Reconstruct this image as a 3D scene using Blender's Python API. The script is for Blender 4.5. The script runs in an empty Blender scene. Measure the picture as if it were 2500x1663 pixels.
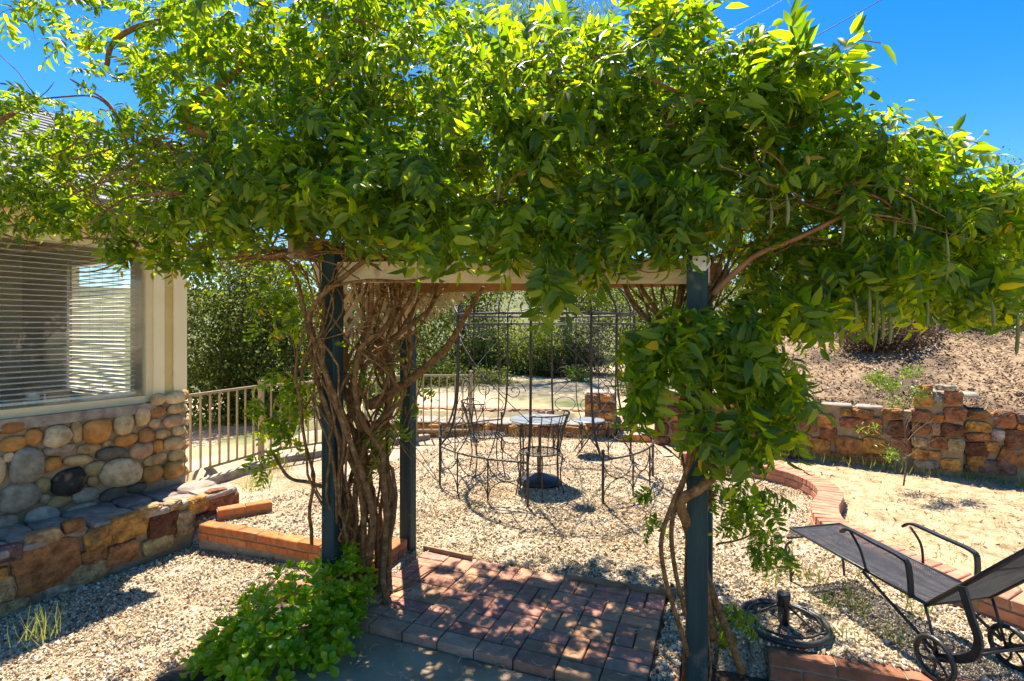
import bpy, bmesh, math, random
import numpy as np
from mathutils import Vector, Matrix, noise

random.seed(7); np.random.seed(7)
R = math.radians
scene = bpy.context.scene
col = scene.collection

# ------------------------------------------------------------------ camera, sky, sun
EYE, F = 1.62, 1300.0
cam = bpy.data.cameras.new('camera'); camo = bpy.data.objects.new('camera', cam); col.objects.link(camo)
camo.location = (0, 0, EYE); camo.rotation_euler = (R(90), 0, 0)
cam.sensor_width = 36; cam.lens = 36*F/2500; cam.shift_y = -31.5/2500
cam.clip_start = 0.05; cam.clip_end = 3000
scene.camera = camo

SH = (0.12, -0.50)                      # shadow shift per metre of height
sun_dir = Vector((SH[0], SH[1], -1)).normalized()
el = math.atan2(1, math.hypot(*SH)); az = math.atan2(-SH[0], -SH[1])
w = bpy.data.worlds.new('World'); scene.world = w; w.use_nodes = True
nt = w.node_tree; nt.nodes.clear()
sky = nt.nodes.new('ShaderNodeTexSky'); sky.sky_type = 'NISHITA'; sky.sun_disc = False
sky.sun_elevation = el; sky.sun_rotation = az; sky.altitude = 400; sky.air_density = 1.0; sky.dust_density = 0.4; sky.ozone_density = 2.0
hs_ = nt.nodes.new('ShaderNodeHueSaturation'); hs_.inputs['Saturation'].default_value = 1.5; hs_.inputs['Hue'].default_value = 0.506
bg = nt.nodes.new('ShaderNodeBackground'); bg.inputs['Strength'].default_value = 0.088
wo = nt.nodes.new('ShaderNodeOutputWorld')
nt.links.new(sky.outputs[0], hs_.inputs['Color']); nt.links.new(hs_.outputs[0], bg.inputs['Color']); nt.links.new(bg.outputs[0], wo.inputs['Surface'])

sl = bpy.data.lights.new('sun', 'SUN'); sl.energy = 5.0; sl.angle = R(0.53); sl.color = (1.0, 0.91, 0.76)
so = bpy.data.objects.new('sun', sl); col.objects.link(so); so.location = (-2, 12, 20)
so.rotation_euler = sun_dir.to_track_quat('-Z', 'Y').to_euler()
scene.render.engine = 'CYCLES'
vs = scene.view_settings; vs.view_transform = 'Standard'; vs.look = 'None'; vs.gamma = 1.0; vs.use_curve_mapping = False
vs.exposure = 1.42
scene.cycles.max_bounces = 5; scene.cycles.diffuse_bounces = 3; scene.cycles.glossy_bounces = 2; scene.cycles.transparent_max_bounces = 12; scene.cycles.transmission_bounces = 4

# ------------------------------------------------------------------ helpers
def P(px, py, d): return Vector(((px-1250)/F*d, d, EYE+(800-py)/F*d))
def G(px, py, z=0.0): return P(px, py, F*(EYE-z)/(py-800))
def onplane(px, py, p0, n):
    o = Vector((0, 0, EYE)); r = P(px, py, 1.0)-o
    return o + r*((Vector(p0)-o).dot(n)/r.dot(n))

W = {}
def place(o, parent=None, M=None):
    M = M.copy() if M is not None else Matrix.Identity(4)
    if o.name not in col.objects: col.objects.link(o)
    if parent is not None:
        o.parent = parent; o.matrix_parent_inverse = W[parent.name].inverted()
    o.matrix_basis = M; W[o.name] = M
    return o
def tag(o, label=None, cat=None, group=None, kind=None):
    if label: o['label'] = label
    if cat: o['category'] = cat
    if group: o['group'] = group
    if kind: o['kind'] = kind
    return o
def thing(name, label, cat, loc=(0, 0, 0), group=None):
    o = bpy.data.objects.new(name, None); o.empty_display_size = 0.1
    place(o, None, Matrix.Translation(Vector(loc))); return tag(o, label, cat, group)

class MB:
    """collects geometry; build() links one mesh object"""
    def __init__(s): s.v = []; s.f = []
    def add(s, v, f):
        n = len(s.v); s.v += [tuple(p) for p in v]; s.f += [tuple(i+n for i in q) for q in f]; return s
    def box(s, c, size, rot=None):
        c = Vector(c); h = Vector(size)*0.5; rot = rot or Matrix.Identity(3)
        v = [c+rot@Vector((x*h.x, y*h.y, z*h.z)) for x in (-1, 1) for y in (-1, 1) for z in (-1, 1)]
        return s.add(v, [(0,1,3,2),(4,6,7,5),(0,4,5,1),(2,3,7,6),(0,2,6,4),(1,5,7,3)])
    def bar(s, a, b, wd, ht, up=(0, 0, 1)):
        a, b = Vector(a), Vector(b); x = (b-a); L = x.length; x.normalize(); up = Vector(up)
        y = up.cross(x)
        if y.length < 1e-4: y = Vector((0,1,0)).cross(x)
        y.normalize(); z = x.cross(y)
        return s.box((a+b)/2, (L, wd, ht), Matrix((x, y, z)).transposed())
    def tube(s, pts, rad, sides=6, closed=False, cap=True):
        pts = [Vector(p) for p in pts]; n = len(pts)
        rad = rad if hasattr(rad, '__len__') else [rad]*n
        v = []; nrm = None
        for i, p in enumerate(pts):
            if closed: t = pts[(i+1) % n]-pts[i-1]
            else: t = pts[min(i+1, n-1)]-pts[max(i-1, 0)]
            t.normalize() if t.length > 1e-9 else None
            if nrm is None: nrm = t.orthogonal().normalized()
            else:
                nrm = nrm-t*nrm.dot(t)
                nrm = nrm.normalized() if nrm.length > 1e-6 else t.orthogonal().normalized()
            b = t.cross(nrm)
            for k in range(sides):
                a = 2*math.pi*k/sides
                v.append(p+(nrm*math.cos(a)+b*math.sin(a))*rad[i])
        f = []
        for i in range(n if closed else n-1):
            j = (i+1) % n
            for k in range(sides):
                k2 = (k+1) % sides
                f.append((i*sides+k, i*sides+k2, j*sides+k2, j*sides+k))
        if cap and not closed:
            f.append(tuple(range(sides-1, -1, -1))); f.append(tuple((n-1)*sides+k for k in range(sides)))
        return s.add(v, f)
    def lathe(s, c, prof, sides=20):
        c = Vector(c); v = []; n = len(prof)
        for r, z in prof:
            for k in range(sides):
                a = 2*math.pi*k/sides; v.append(c+Vector((r*math.cos(a), r*math.sin(a), z)))
        f = [(i*sides+k, i*sides+(k+1) % sides, (i+1)*sides+(k+1) % sides, (i+1)*sides+k) for i in range(n-1) for k in range(sides)]
        f.append(tuple(range(sides-1, -1, -1))); f.append(tuple((n-1)*sides+k for k in range(sides)))
        return s.add(v, f)
    def mesh(s, name, mat, smooth=False):
        m = bpy.data.meshes.new(name); m.from_pydata(s.v, [], s.f); m.materials.append(mat)
        if smooth: m.polygons.foreach_set('use_smooth', [True]*len(m.polygons))
        m.update(); return m
    def build(s, name, mat, parent=None, smooth=False, color=None):
        o = bpy.data.objects.new(name, s.mesh(name, mat, smooth))
        if color: o.color = (*color, 1)
        return place(o, parent)

def inst(name, me, M, parent=None, color=None):
    o = bpy.data.objects.new(name, me)
    if color: o.color = (*color, 1)
    return place(o, parent, M)

def arrmesh(name, V, loops, totals, mat, smooth=True):
    m = bpy.data.meshes.new(name)
    V = np.asarray(V, dtype=np.float32); loops = np.asarray(loops, dtype=np.int32); totals = np.asarray(totals, dtype=np.int32)
    m.vertices.add(len(V)); m.vertices.foreach_set('co', V.ravel())
    m.loops.add(len(loops)); m.loops.foreach_set('vertex_index', loops)
    m.polygons.add(len(totals))
    st = np.zeros(len(totals), dtype=np.int32); st[1:] = np.cumsum(totals)[:-1]
    m.polygons.foreach_set('loop_start', st)
    m.update(calc_edges=True)
    m.polygons.foreach_set('use_smooth', np.full(len(totals), smooth))
    m.materials.append(mat); return m

def templ(v, f):
    return (np.array([tuple(p) for p in v], dtype=np.float32), np.array([i for q in f for i in q], dtype=np.int32), np.array([len(q) for q in f], dtype=np.int32))
def merge(name, tmps, which, rots, locs, mat, smooth=True):
    """instances of small templates baked into one mesh"""
    Vs, Ls, Ts = [], [], []; off = 0
    for k, (v, l, t) in enumerate(tmps):
        idx = np.nonzero(which == k)[0]
        if len(idx) == 0: continue
        VV = np.einsum('nij,vj->nvi', rots[idx], v)+locs[idx][:, None, :]
        Vs.append(VV.reshape(-1, 3)); n = len(v)
        Ls.append((l[None, :]+off+np.arange(len(idx))[:, None]*n).ravel()); Ts.append(np.tile(t, len(idx)))
        off += n*len(idx)
    return arrmesh(name, np.concatenate(Vs), np.concatenate(Ls), np.concatenate(Ts), mat, smooth)
def rand_rots(n, scale):
    q = np.random.normal(size=(n, 4)); q /= np.linalg.norm(q, axis=1)[:, None]
    a, b, c, d = q.T
    Rm = np.stack([1-2*(c*c+d*d), 2*(b*c-a*d), 2*(b*d+a*c), 2*(b*c+a*d), 1-2*(b*b+d*d), 2*(c*d-a*b), 2*(b*d-a*c), 2*(c*d+a*b), 1-2*(b*b+c*c)], 1).reshape(n, 3, 3)
    return Rm*np.asarray(scale).reshape(-1, 1, 1)
def frame_rots(dirs, ups, scale):
    y = dirs/np.linalg.norm(dirs, axis=1)[:, None]
    x = np.cross(y, ups); x /= (np.linalg.norm(x, axis=1)[:, None]+1e-9); z = np.cross(x, y)
    return np.stack([x, y, z], 2)*np.asarray(scale).reshape(-1, 1, 1)

def catmull(pts, per=6):
    pts = [Vector(p) for p in pts]; out = []
    for i in range(len(pts)-1):
        p0 = pts[max(i-1, 0)]; p1 = pts[i]; p2 = pts[i+1]; p3 = pts[min(i+2, len(pts)-1)]
        for k in range(per):
            t = k/per
            out.append(0.5*((2*p1)+(p2-p0)*t+(2*p0-5*p1+4*p2-p3)*t*t+(3*p1-p0-3*p2+p3)*t**3))
    out.append(pts[-1]); return out
def wob(pts, amp, fr=3.0):
    sd = random.uniform(0, 99)
    return [p+noise.noise_vector(p*fr+Vector((sd, sd, 0)))*amp for p in pts]

# ------------------------------------------------------------------ materials
def nodes(name):
    m = bpy.data.materials.new(name); m.use_nodes = True; t = m.node_tree; t.nodes.clear()
    o = t.nodes.new('ShaderNodeOutputMaterial'); return m, t, o
def N(t, typ, **kw):
    n = t.nodes.new(typ)
    for k, v in kw.items():
        if k.startswith('i_'): n.inputs[k[2:]].default_value = v
        else: setattr(n, k, v)
    return n
def pm(name, c1, c2=None, scale=8, rough=0.8, bump=0.3, bscale=None, objcol=False, spec=0.3, metal=0, dirt=None, stretch=None, bdist=0.01, c3=None):
    """principled material, two tone noise, bump; objcol multiplies in the object's own colour"""
    m, t, o = nodes(name); L = t.links.new
    b = N(t, 'ShaderNodeBsdfPrincipled'); b.inputs['Roughness'].default_value = rough; b.inputs['Specular IOR Level'].default_value = spec; b.inputs['Metallic'].default_value = metal
    g = N(t, 'ShaderNodeNewGeometry'); vec = g.outputs['Position']
    if stretch:
        mp = N(t, 'ShaderNodeMapping'); mp.inputs['Scale'].default_value = stretch; L(vec, mp.inputs['Vector']); vec = mp.outputs['Vector']
    n1 = N(t, 'ShaderNodeTexNoise'); n1.inputs['Scale'].default_value = scale; n1.inputs['Detail'].default_value = 6; n1.inputs['Roughness'].default_value = 0.65; L(vec, n1.inputs['Vector'])
    r = N(t, 'ShaderNodeValToRGB'); r.color_ramp.elements[0].position = 0.32; r.color_ramp.elements[1].position = 0.68
    r.color_ramp.elements[0].color = (*c1, 1); r.color_ramp.elements[1].color = (*(c2 or c1), 1)
    if c3:
        e = r.color_ramp.elements.new(0.5); e.color = (*c3, 1)
    L(n1.outputs['Fac'], r.inputs['Fac']); out = r.outputs['Color']
    if objcol:
        oi = N(t, 'ShaderNodeObjectInfo'); mx = N(t, 'ShaderNodeMix', data_type='RGBA', blend_type='MULTIPLY'); mx.inputs['Factor'].default_value = 1
        L(out, mx.inputs['A']); L(oi.outputs['Color'], mx.inputs['B']); out = mx.outputs['Result']
    if dirt:
        n3 = N(t, 'ShaderNodeTexNoise'); n3.inputs['Scale'].default_value = dirt[1]; n3.inputs['Detail'].default_value = 8; L(g.outputs['Position'], n3.inputs['Vector'])
        rr = N(t, 'ShaderNodeValToRGB'); rr.color_ramp.elements[0].position = dirt[2]; rr.color_ramp.elements[1].position = min(dirt[2]+0.15, 1)
        L(n3.outputs['Fac'], rr.inputs['Fac']); mx2 = N(t, 'ShaderNodeMix', data_type='RGBA'); L(rr.outputs['Color'], mx2.inputs['Factor'])
        L(out, mx2.inputs['A']); mx2.inputs['B'].default_value = (*dirt[0], 1); out = mx2.outputs['Result']
    L(out, b.inputs['Base Color'])
    if bump:
        n2 = N(t, 'ShaderNodeTexNoise'); n2.inputs['Scale'].default_value = bscale or scale*5; n2.inputs['Detail'].default_value = 8; L(vec, n2.inputs['Vector'])
        bp = N(t, 'ShaderNodeBump'); bp.inputs['Strength'].default_value = bump; bp.inputs['Distance'].default_value = bdist
        L(n2.outputs['Fac'], bp.inputs['Height']); L(bp.outputs['Normal'], b.inputs['Normal'])
    L(b.outputs[0], o.inputs['Surface']); return m

def leafmat(name, ramp, trans, tf=0.45, rough=0.42, spec=0.45):
    m, t, o = nodes(name); L = t.links.new
    g = N(t, 'ShaderNodeNewGeometry'); oi = N(t, 'ShaderNodeObjectInfo')
    ad = N(t, 'ShaderNodeMath', operation='ADD'); fr = N(t, 'ShaderNodeMath', operation='FRACT')
    L(g.outputs['Random Per Island'], ad.inputs[0]); L(oi.outputs['Random'], ad.inputs[1]); L(ad.outputs[0], fr.inputs[0])
    r = N(t, 'ShaderNodeValToRGB'); e = r.color_ramp.elements
    while len(e) < len(ramp): e.new(0.5)
    for k, (p, c) in enumerate(ramp): e[k].position = p; e[k].color = (*c, 1)
    L(fr.outputs[0], r.inputs['Fac'])
    n1 = N(t, 'ShaderNodeTexNoise'); n1.inputs['Scale'].default_value = 2.0; n1.inputs['Detail'].default_value = 3; L(g.outputs['Position'], n1.inputs['Vector'])
    hv = N(t, 'ShaderNodeHueSaturation'); mr = N(t, 'ShaderNodeMapRange'); mr.inputs['To Min'].default_value = 0.65; mr.inputs['To Max'].default_value = 1.35
    L(n1.outputs['Fac'], mr.inputs['Value']); L(mr.outputs[0], hv.inputs['Value']); L(r.outputs['Color'], hv.inputs['Color'])
    b = N(t, 'ShaderNodeBsdfPrincipled'); b.inputs['Roughness'].default_value = rough; b.inputs['Specular IOR Level'].default_value = spec
    L(hv.outputs['Color'], b.inputs['Base Color'])
    tr = N(t, 'ShaderNodeBsdfTranslucent'); mx = N(t, 'ShaderNodeMix', data_type='RGBA', blend_type='MULTIPLY'); mx.inputs['Factor'].default_value = 1
    L(hv.outputs['Color'], mx.inputs['A']); mx.inputs['B'].default_value = (*trans, 1); L(mx.outputs['Result'], tr.inputs['Color'])
    ms = N(t, 'ShaderNodeMixShader'); ms.inputs[0].default_value = tf
    L(b.outputs[0], ms.inputs[1]); L(tr.outputs[0], ms.inputs[2]); L(ms.outputs[0], o.inputs['Surface']); return m

def gravelmat():
    m, t, o = nodes('gravel'); L = t.links.new
    g = N(t, 'ShaderNodeNewGeometry'); b = N(t, 'ShaderNodeBsdfPrincipled'); b.inputs['Roughness'].default_value = 0.9; b.inputs['Specular IOR Level'].default_value = 0.15
    v = N(t, 'ShaderNodeTexVoronoi'); v.inputs['Scale'].default_value = 85; L(g.outputs['Position'], v.inputs['Vector'])
    n = N(t, 'ShaderNodeTexNoise'); n.inputs['Scale'].default_value = 1.6; n.inputs['Detail'].default_value = 7; L(g.outputs['Position'], n.inputs['Vector'])
    r = N(t, 'ShaderNodeValToRGB'); e = r.color_ramp.elements; e[0].color = (0.17, 0.13, 0.09, 1); e[1].color = (0.62, 0.53, 0.41, 1)
    e1 = e.new(0.45); e1.color = (0.42, 0.34, 0.25, 1)
    sep = N(t, 'ShaderNodeSeparateColor'); L(v.outputs['Color'], sep.inputs[0]); L(sep.outputs[0], r.inputs['Fac'])
    mx = N(t, 'ShaderNodeMix', data_type='RGBA', blend_type='MULTIPLY'); mx.inputs['Factor'].default_value = 0.8
    r2 = N(t, 'ShaderNodeValToRGB'); r2.color_ramp.elements[0].color = (0.62, 0.48, 0.32, 1); r2.color_ramp.elements[1].color = (1, 0.97, 0.92, 1); r2.color_ramp.elements[0].position = .35; r2.color_ramp.elements[1].position = .6
    L(n.outputs['Fac'], r2.inputs['Fac']); L(r.outputs['Color'], mx.inputs['A']); L(r2.outputs['Color'], mx.inputs['B']); L(mx.outputs['Result'], b.inputs['Base Color'])
    bp = N(t, 'ShaderNodeBump'); bp.inputs['Strength'].default_value = 0.9; bp.inputs['Distance'].default_value = 0.008; bp.invert = True
    L(v.outputs['Distance'], bp.inputs['Height']); L(bp.outputs['Normal'], b.inputs['Normal']); L(b.outputs[0], o.inputs['Surface']); return m

def islandmat(name, ramp, rough=0.9):
    m, t, o = nodes(name); L = t.links.new
    g = N(t, 'ShaderNodeNewGeometry'); r = N(t, 'ShaderNodeValToRGB'); e = r.color_ramp.elements
    while len(e) < len(ramp): e.new(0.5)
    for k, (p, c) in enumerate(ramp): e[k].position = p; e[k].color = (*c, 1)
    L(g.outputs['Random Per Island'], r.inputs['Fac'])
    b = N(t, 'ShaderNodeBsdfPrincipled'); b.inputs['Roughness'].default_value = rough; b.inputs['Specular IOR Level'].default_value = 0.15
    L(r.outputs['Color'], b.inputs['Base Color']); L(b.outputs[0], o.inputs['Surface']); return m

def glassmat(name='window_glass', dust=.14):
    m, t, o = nodes(name); L = t.links.new
    tr = N(t, 'ShaderNodeBsdfTransparent'); tr.inputs[0].default_value = (0.93, 0.95, 0.93, 1)
    gl = N(t, 'ShaderNodeBsdfGlossy'); gl.inputs['Roughness'].default_value = 0.02; gl.inputs[0].default_value = (1, 1, 1, 1)
    df = N(t, 'ShaderNodeBsdfDiffuse'); df.inputs[0].default_value = (0.6, 0.58, 0.5, 1)
    g = N(t, 'ShaderNodeNewGeometry'); n = N(t, 'ShaderNodeTexNoise'); n.inputs['Scale'].default_value = 9; n.inputs['Detail'].default_value = 10; n.inputs['Roughness'].default_value = .8
    L(g.outputs['Position'], n.inputs['Vector']); mr = N(t, 'ShaderNodeMapRange'); mr.inputs['From Min'].default_value = .42; mr.inputs['From Max'].default_value = .75; mr.inputs['To Min'].default_value = .01; mr.inputs['To Max'].default_value = dust
    L(n.outputs['Fac'], mr.inputs['Value'])
    lw = N(t, 'ShaderNodeLayerWeight'); lw.inputs['Blend'].default_value = .5; pw = N(t, 'ShaderNodeMath', operation='POWER'); pw.inputs[1].default_value = 4; L(lw.outputs['Facing'], pw.inputs[0]); fr = N(t, 'ShaderNodeMath', operation='MULTIPLY_ADD'); fr.inputs[1].default_value = .85; fr.inputs[2].default_value = .06; L(pw.outputs[0], fr.inputs[0])
    m1 = N(t, 'ShaderNodeMixShader'); m2 = N(t, 'ShaderNodeMixShader')
    L(mr.outputs[0], m1.inputs[0]); L(tr.outputs[0], m1.inputs[1]); L(df.outputs[0], m1.inputs[2])
    L(fr.outputs[0], m2.inputs[0]); L(m1.outputs[0], m2.inputs[1]); L(gl.outputs[0], m2.inputs[2]); L(m2.outputs[0], o.inputs['Surface']); return m

M = {}
M['gravel'] = gravelmat()
M['pebble'] = islandmat('pebble', [(0, (0.10, 0.07, 0.045)), (0.3, (0.36, 0.27, 0.17)), (0.7, (0.58, 0.47, 0.32)), (1, (0.76, 0.69, 0.56))])
M['litter'] = islandmat('litter', [(0, (0.22, 0.13, 0.06)), (0.5, (0.5, 0.38, 0.22)), (1, (0.7, 0.62, 0.48))])
M['straw'] = islandmat('straw', [(0, (0.30, 0.2, 0.09)), (0.5, (0.55, 0.43, 0.22)), (1, (0.7, 0.6, 0.4))])
M['mulchbit'] = islandmat('mulchbit', [(0, (0.05, 0.03, 0.02)), (0.5, (0.25, 0.155, 0.09)), (1, (0.52, 0.38, 0.25))])
M['brick'] = pm('brick', (0.55, 0.55, 0.55), (1, 1, 1), 14, 0.85, 0.5, 60, True, dirt=((0.30, 0.25, 0.2), 5, 0.62), bdist=0.004)
M['mortar'] = pm('mortar', (0.22, 0.17, 0.11), (0.36, 0.28, 0.19), 12, 0.95, 0.6, 60)
M['concrete'] = pm('concrete', (0.26, 0.17, 0.10), (0.44, 0.32, 0.2), 3, 0.9, 0.4, 70, dirt=((0.12, 0.1, 0.08), 2.5, 0.58))
M['soil'] = pm('soil', (0.05, 0.035, 0.025), (0.13, 0.09, 0.06), 14, 0.95, 0.9, 50)
M['river'] = pm('river', (0.5, 0.44, 0.36), (1.15, 1.12, 1.05), 12, 0.7, 0.5, 90, True, 0.3, dirt=((0.36, 0.24, 0.11), 7, 0.6), bdist=0.008)
M['flag'] = pm('flag', (0.32, 0.27, 0.25), (1.25, 1.2, 1.1), 14, 0.8, 1.0, 34, True, 0.25, dirt=((0.20, 0.14, 0.09), 9, 0.56), bdist=0.03)
M['capstone'] = pm('capstone', (0.17, 0.135, 0.11), (0.38, 0.33, 0.27), 10, 0.85, 0.7, 30, dirt=((0.16, 0.11, 0.1), 3, 0.55))
M['cream'] = pm('cream_paint', (0.72, 0.59, 0.34), (0.78, 0.66, 0.42), 6, 0.55, 0.15, 60)
M['white'] = pm('white_paint', (0.86, 0.74, 0.46), (0.9, 0.79, 0.52), 5, 0.5, 0.1, 60)
M['siding'] = pm('siding_yellow', (0.66, 0.50, 0.19), (0.72, 0.56, 0.25), 5, 0.6, 0.2, 60)
M['interior'] = pm('interior', (0.72, 0.65, 0.52), (0.78, 0.70, 0.57), 3, 0.9, 0)
M['blind'] = pm('blind', (0.86, 0.84, 0.76), (0.9, 0.88, 0.82), 3, 0.45, 0)
M['glass'] = glassmat(); M['clearglass'] = glassmat('clear_glass', .02)
M['shingle'] = pm('shingle', (0.16, 0.16, 0.17), (0.34, 0.33, 0.34), 9, 0.9, 0.5, 60)
M['teal'] = pm('teal_paint', (0.010, 0.030, 0.032), (0.022, 0.056, 0.058), 7, 0.6, 0.35, 40, stretch=(6, 6, 0.5), dirt=((0.13, 0.13, 0.11), 9, 0.63))
M['beam'] = pm('beam_paint', (0.62, 0.50, 0.30), (0.72, 0.62, 0.42), 5, 0.7, 0.4, 40, stretch=(1, 6, 9), dirt=((0.16, 0.1, 0.05), 7, 0.66))
M['wood'] = pm('raw_wood', (0.34, 0.16, 0.05), (0.5, 0.26, 0.09), 6, 0.75, 0.4, 40, stretch=(1, 7, 9))
M['oldwood'] = pm('old_wood', (0.16, 0.1, 0.055), (0.34, 0.24, 0.15), 8, 0.85, 0.5, 40)
M['lattice'] = pm('lattice_wood', (0.58, 0.43, 0.25), (0.72, 0.56, 0.36), 8, 0.8, 0.3, 40)
M['bark'] = pm('bark', (0.08, 0.04, 0.015), (0.34, 0.19, 0.07), 26, 0.9, 1.0, 70, dirt=((0.36, 0.28, 0.18), 26, 0.62), bdist=.015)
M['treebark'] = pm('tree_bark', (0.08, 0.055, 0.04), (0.22, 0.17, 0.12), 9, 0.9, 0.8, 30)
M['redbark'] = pm('red_bark', (0.25, 0.1, 0.035), (0.4, 0.2, 0.09), 9, 0.7, 0.4, 30)
M['iron'] = pm('iron', (0.02, 0.019, 0.019), (0.055, 0.042, 0.034), 30, 0.55, 0.3, 90, spec=0.5)
M['black'] = pm('black_metal', (0.012, 0.012, 0.013), (0.03, 0.03, 0.032), 20, 0.45, 0.15, 90, spec=0.5)
M['meshmetal'] = pm('mesh_metal', (0.05, 0.05, 0.055), (0.09, 0.09, 0.1), 20, 0.45, 0, spec=0.6)
M['fence'] = pm('fence_tan', (0.30, 0.23, 0.14), (0.38, 0.3, 0.19), 10, 0.5, 0.1, 60)
M['tabletop'] = pm('tabletop', (0.14, 0.155, 0.17), (0.26, 0.28, 0.30), 30, 0.35, 0.1, 60, spec=0.6)
M['steel'] = pm('galvanised', (0.5, 0.5, 0.48), (0.66, 0.66, 0.64), 20, 0.5, 0.1, 60, metal=0.3)
M['lawn'] = pm('dry_lawn', (0.20, 0.13, 0.07), (0.48, 0.37, 0.23), 9, 0.95, 1.0, 60, c3=(0.38, 0.28, 0.16))
M['mulch'] = pm('mulch', (0.14, 0.09, 0.05), (0.40, 0.28, 0.17), 18, 0.95, 1.0, 40, dirt=((0.09, 0.06, 0.04), 1.2, .5))
M['terrain'] = pm('terrain', (0.40, 0.31, 0.18), (0.58, 0.47, 0.31), 2.0, 0.95, 0.6, 30, dirt=((0.09, 0.11, 0.035), 0.3, 0.47))
M['wist'] = leafmat('wisteria_leaf', [(0, (0.03, 0.075, 0.006)), (0.35, (0.055, 0.12, 0.009)), (0.7, (0.10, 0.18, 0.012)), (0.982, (0.16, 0.23, 0.016)), (1, (0.30, 0.20, 0.03))], (5.4, 4.0, 0.45), 0.56, 0.36, 0.4)
M['oak'] = leafmat('oak_leaf', [(0, (0.025, 0.045, 0.012)), (0.5, (0.055, 0.085, 0.022)), (1, (0.14, 0.155, 0.04))], (3.2, 3.0, 0.8), 0.42, 0.6, 0.2)
M['sage'] = leafmat('sage_leaf', [(0, (0.10, 0.14, 0.035)), (0.5, (0.17, 0.21, 0.06)), (1, (0.28, 0.29, 0.11))], (2.0, 2.0, 0.8), 0.42, 0.6, 0.3)
M['greyshrub'] = leafmat('grey_leaf', [(0, (0.07, 0.075, 0.05)), (1, (0.17, 0.17, 0.12))], (1.5, 1.5, 1.0), 0.3, 0.6, 0.3)
M['brownshrub'] = leafmat('brown_leaf', [(0, (0.06, 0.04, 0.025)), (1, (0.17, 0.11, 0.07))], (1.5, 1.4, 1.0), 0.25, 0.7, 0.2)
M['lime'] = leafmat('lime_leaf', [(0, (0.07, 0.15, 0.02)), (0.5, (0.12, 0.20, 0.025)), (1, (0.22, 0.26, 0.04))], (2.0, 2.0, 0.8), 0.45, 0.4, 0.4)
M['pitto'] = leafmat('shrub_leaf', [(0, (0.13, 0.27, 0.01)), (0.5, (0.21, 0.37, 0.014)), (0.9, (0.32, 0.44, 0.02)), (1, (0.48, 0.4, 0.03))], (2.6, 2.4, 0.6), 0.42, 0.32, 0.5)
M['pod'] = leafmat('pod', [(0, (0.16, 0.2, 0.06)), (1, (0.25, 0.25, 0.09))], (1.5, 1.5, 0.8), 0.15, 0.6, 0.3)
M['grass'] = leafmat('grass', [(0, (0.10, 0.17, 0.03)), (0.6, (0.2, 0.24, 0.06)), (1, (0.45, 0.38, 0.16))], (1.8, 1.8, 0.9), 0.35, 0.5, 0.3)
M['stonegrey'] = pm('pale_stone', (0.45, 0.45, 0.46), (0.66, 0.65, 0.63), 12, 0.8, 0.5, 40)
M['mug'] = pm('white_ceramic', (0.8, 0.8, 0.78), None, 5, 0.3, 0)

# ------------------------------------------------------------------ shared directions
TH = R(21.7); wv = Vector((math.cos(TH), -math.sin(TH), 0)); vv = Vector((math.sin(TH), math.cos(TH), 0))
O = Vector((-0.64, 3.86, 0))                                       # far left corner of the brick floor
ROTP = Matrix((wv, vv, Vector((0, 0, 1)))).transposed()
HT = Vector((0.5, 0.866, 0)); HN = Vector((-0.866, 0.5, 0)); HC = Vector((-3.155, 5.1, 0))   # house: along, inward, corner
def H(s, r, z): return HC+HT*s+HN*r+Vector((0, 0, z))
ROTH = Matrix((HT, HN, Vector((0, 0, 1)))).transposed()
WA = Vector((2.05, 7.36, 0)); WD = Vector((0.78, -0.626, 0)); WN = Vector((0.626, 0.78, 0))   # right stone wall: start, along, back

# ------------------------------------------------------------------ ground
def sstep(a, b, x):
    t = np.clip((x-a)/(b-a), 0, 1); return t*t*(3-2*t)
BX = [-9, -2.72, -1.45, -1.2, -0.98, 0.69, 0.95, 1.29, 2.28, 5]
BY = [7.2, 4.6, 4.08, 3.45, 3.0, 2.34, 2.85, 2.72, 2.39, 1.5]
def yard_z(x, y):
    up = -0.05*sstep(-0.5, -1.4, x) if np.isscalar(x) else -0.05*(1-sstep(-1.4, -0.5, x))
    if np.isscalar(x): up = -0.05*float(1-sstep(-1.4, -0.5, x))
    lo = -0.2-0.04*np.clip(-x-1.3, 0, 3)-0.02*np.clip(3.5-y, 0, 2)
    yb = np.interp(x, BX, BY)
    a = (x-O.x)*wv.x+(y-O.y)*wv.y; b = (x-O.x)*vv.x+(y-O.y)*vv.y
    z = np.where(y < yb, lo, up)
    return np.where((a > -.02) & (a < 1.70) & (b < -.01) & (b > -1.15), -.25, z)
def grid(name, xs, ys, zf, mat, kind='structure', keep=None, jitter=0.0):
    X, Y = np.meshgrid(xs, ys); Z = zf(X, Y)+np.random.normal(size=X.shape)*jitter
    V = np.stack([X, Y, Z], -1).reshape(-1, 3); nx, ny = len(xs), len(ys)
    i = np.arange(nx-1)[None, :]+np.arange(ny-1)[:, None]*nx
    q = np.stack([i, i+1, i+1+nx, i+nx], -1).reshape(-1, 4)
    if keep is not None:
        c = V[q].mean(1); q = q[keep(c[:, 0], c[:, 1])]
    me = arrmesh(name, V, q.ravel(), np.full(len(q), 4), mat, True)
    o = place(bpy.data.objects.new(name, me)); tag(o, kind=kind); return o
def bumpy(z, X, Y, a=0.006): return z+a*np.sin(X*9+np.sin(Y*7)*2)*np.cos(Y*8+X*3)
grid('gravel_yard', np.arange(-6, 6.01, 0.05), np.arange(0.3, 9.01, 0.05), lambda X, Y: bumpy(yard_z(X, Y), X, Y), M['gravel'], jitter=0.002)

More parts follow.
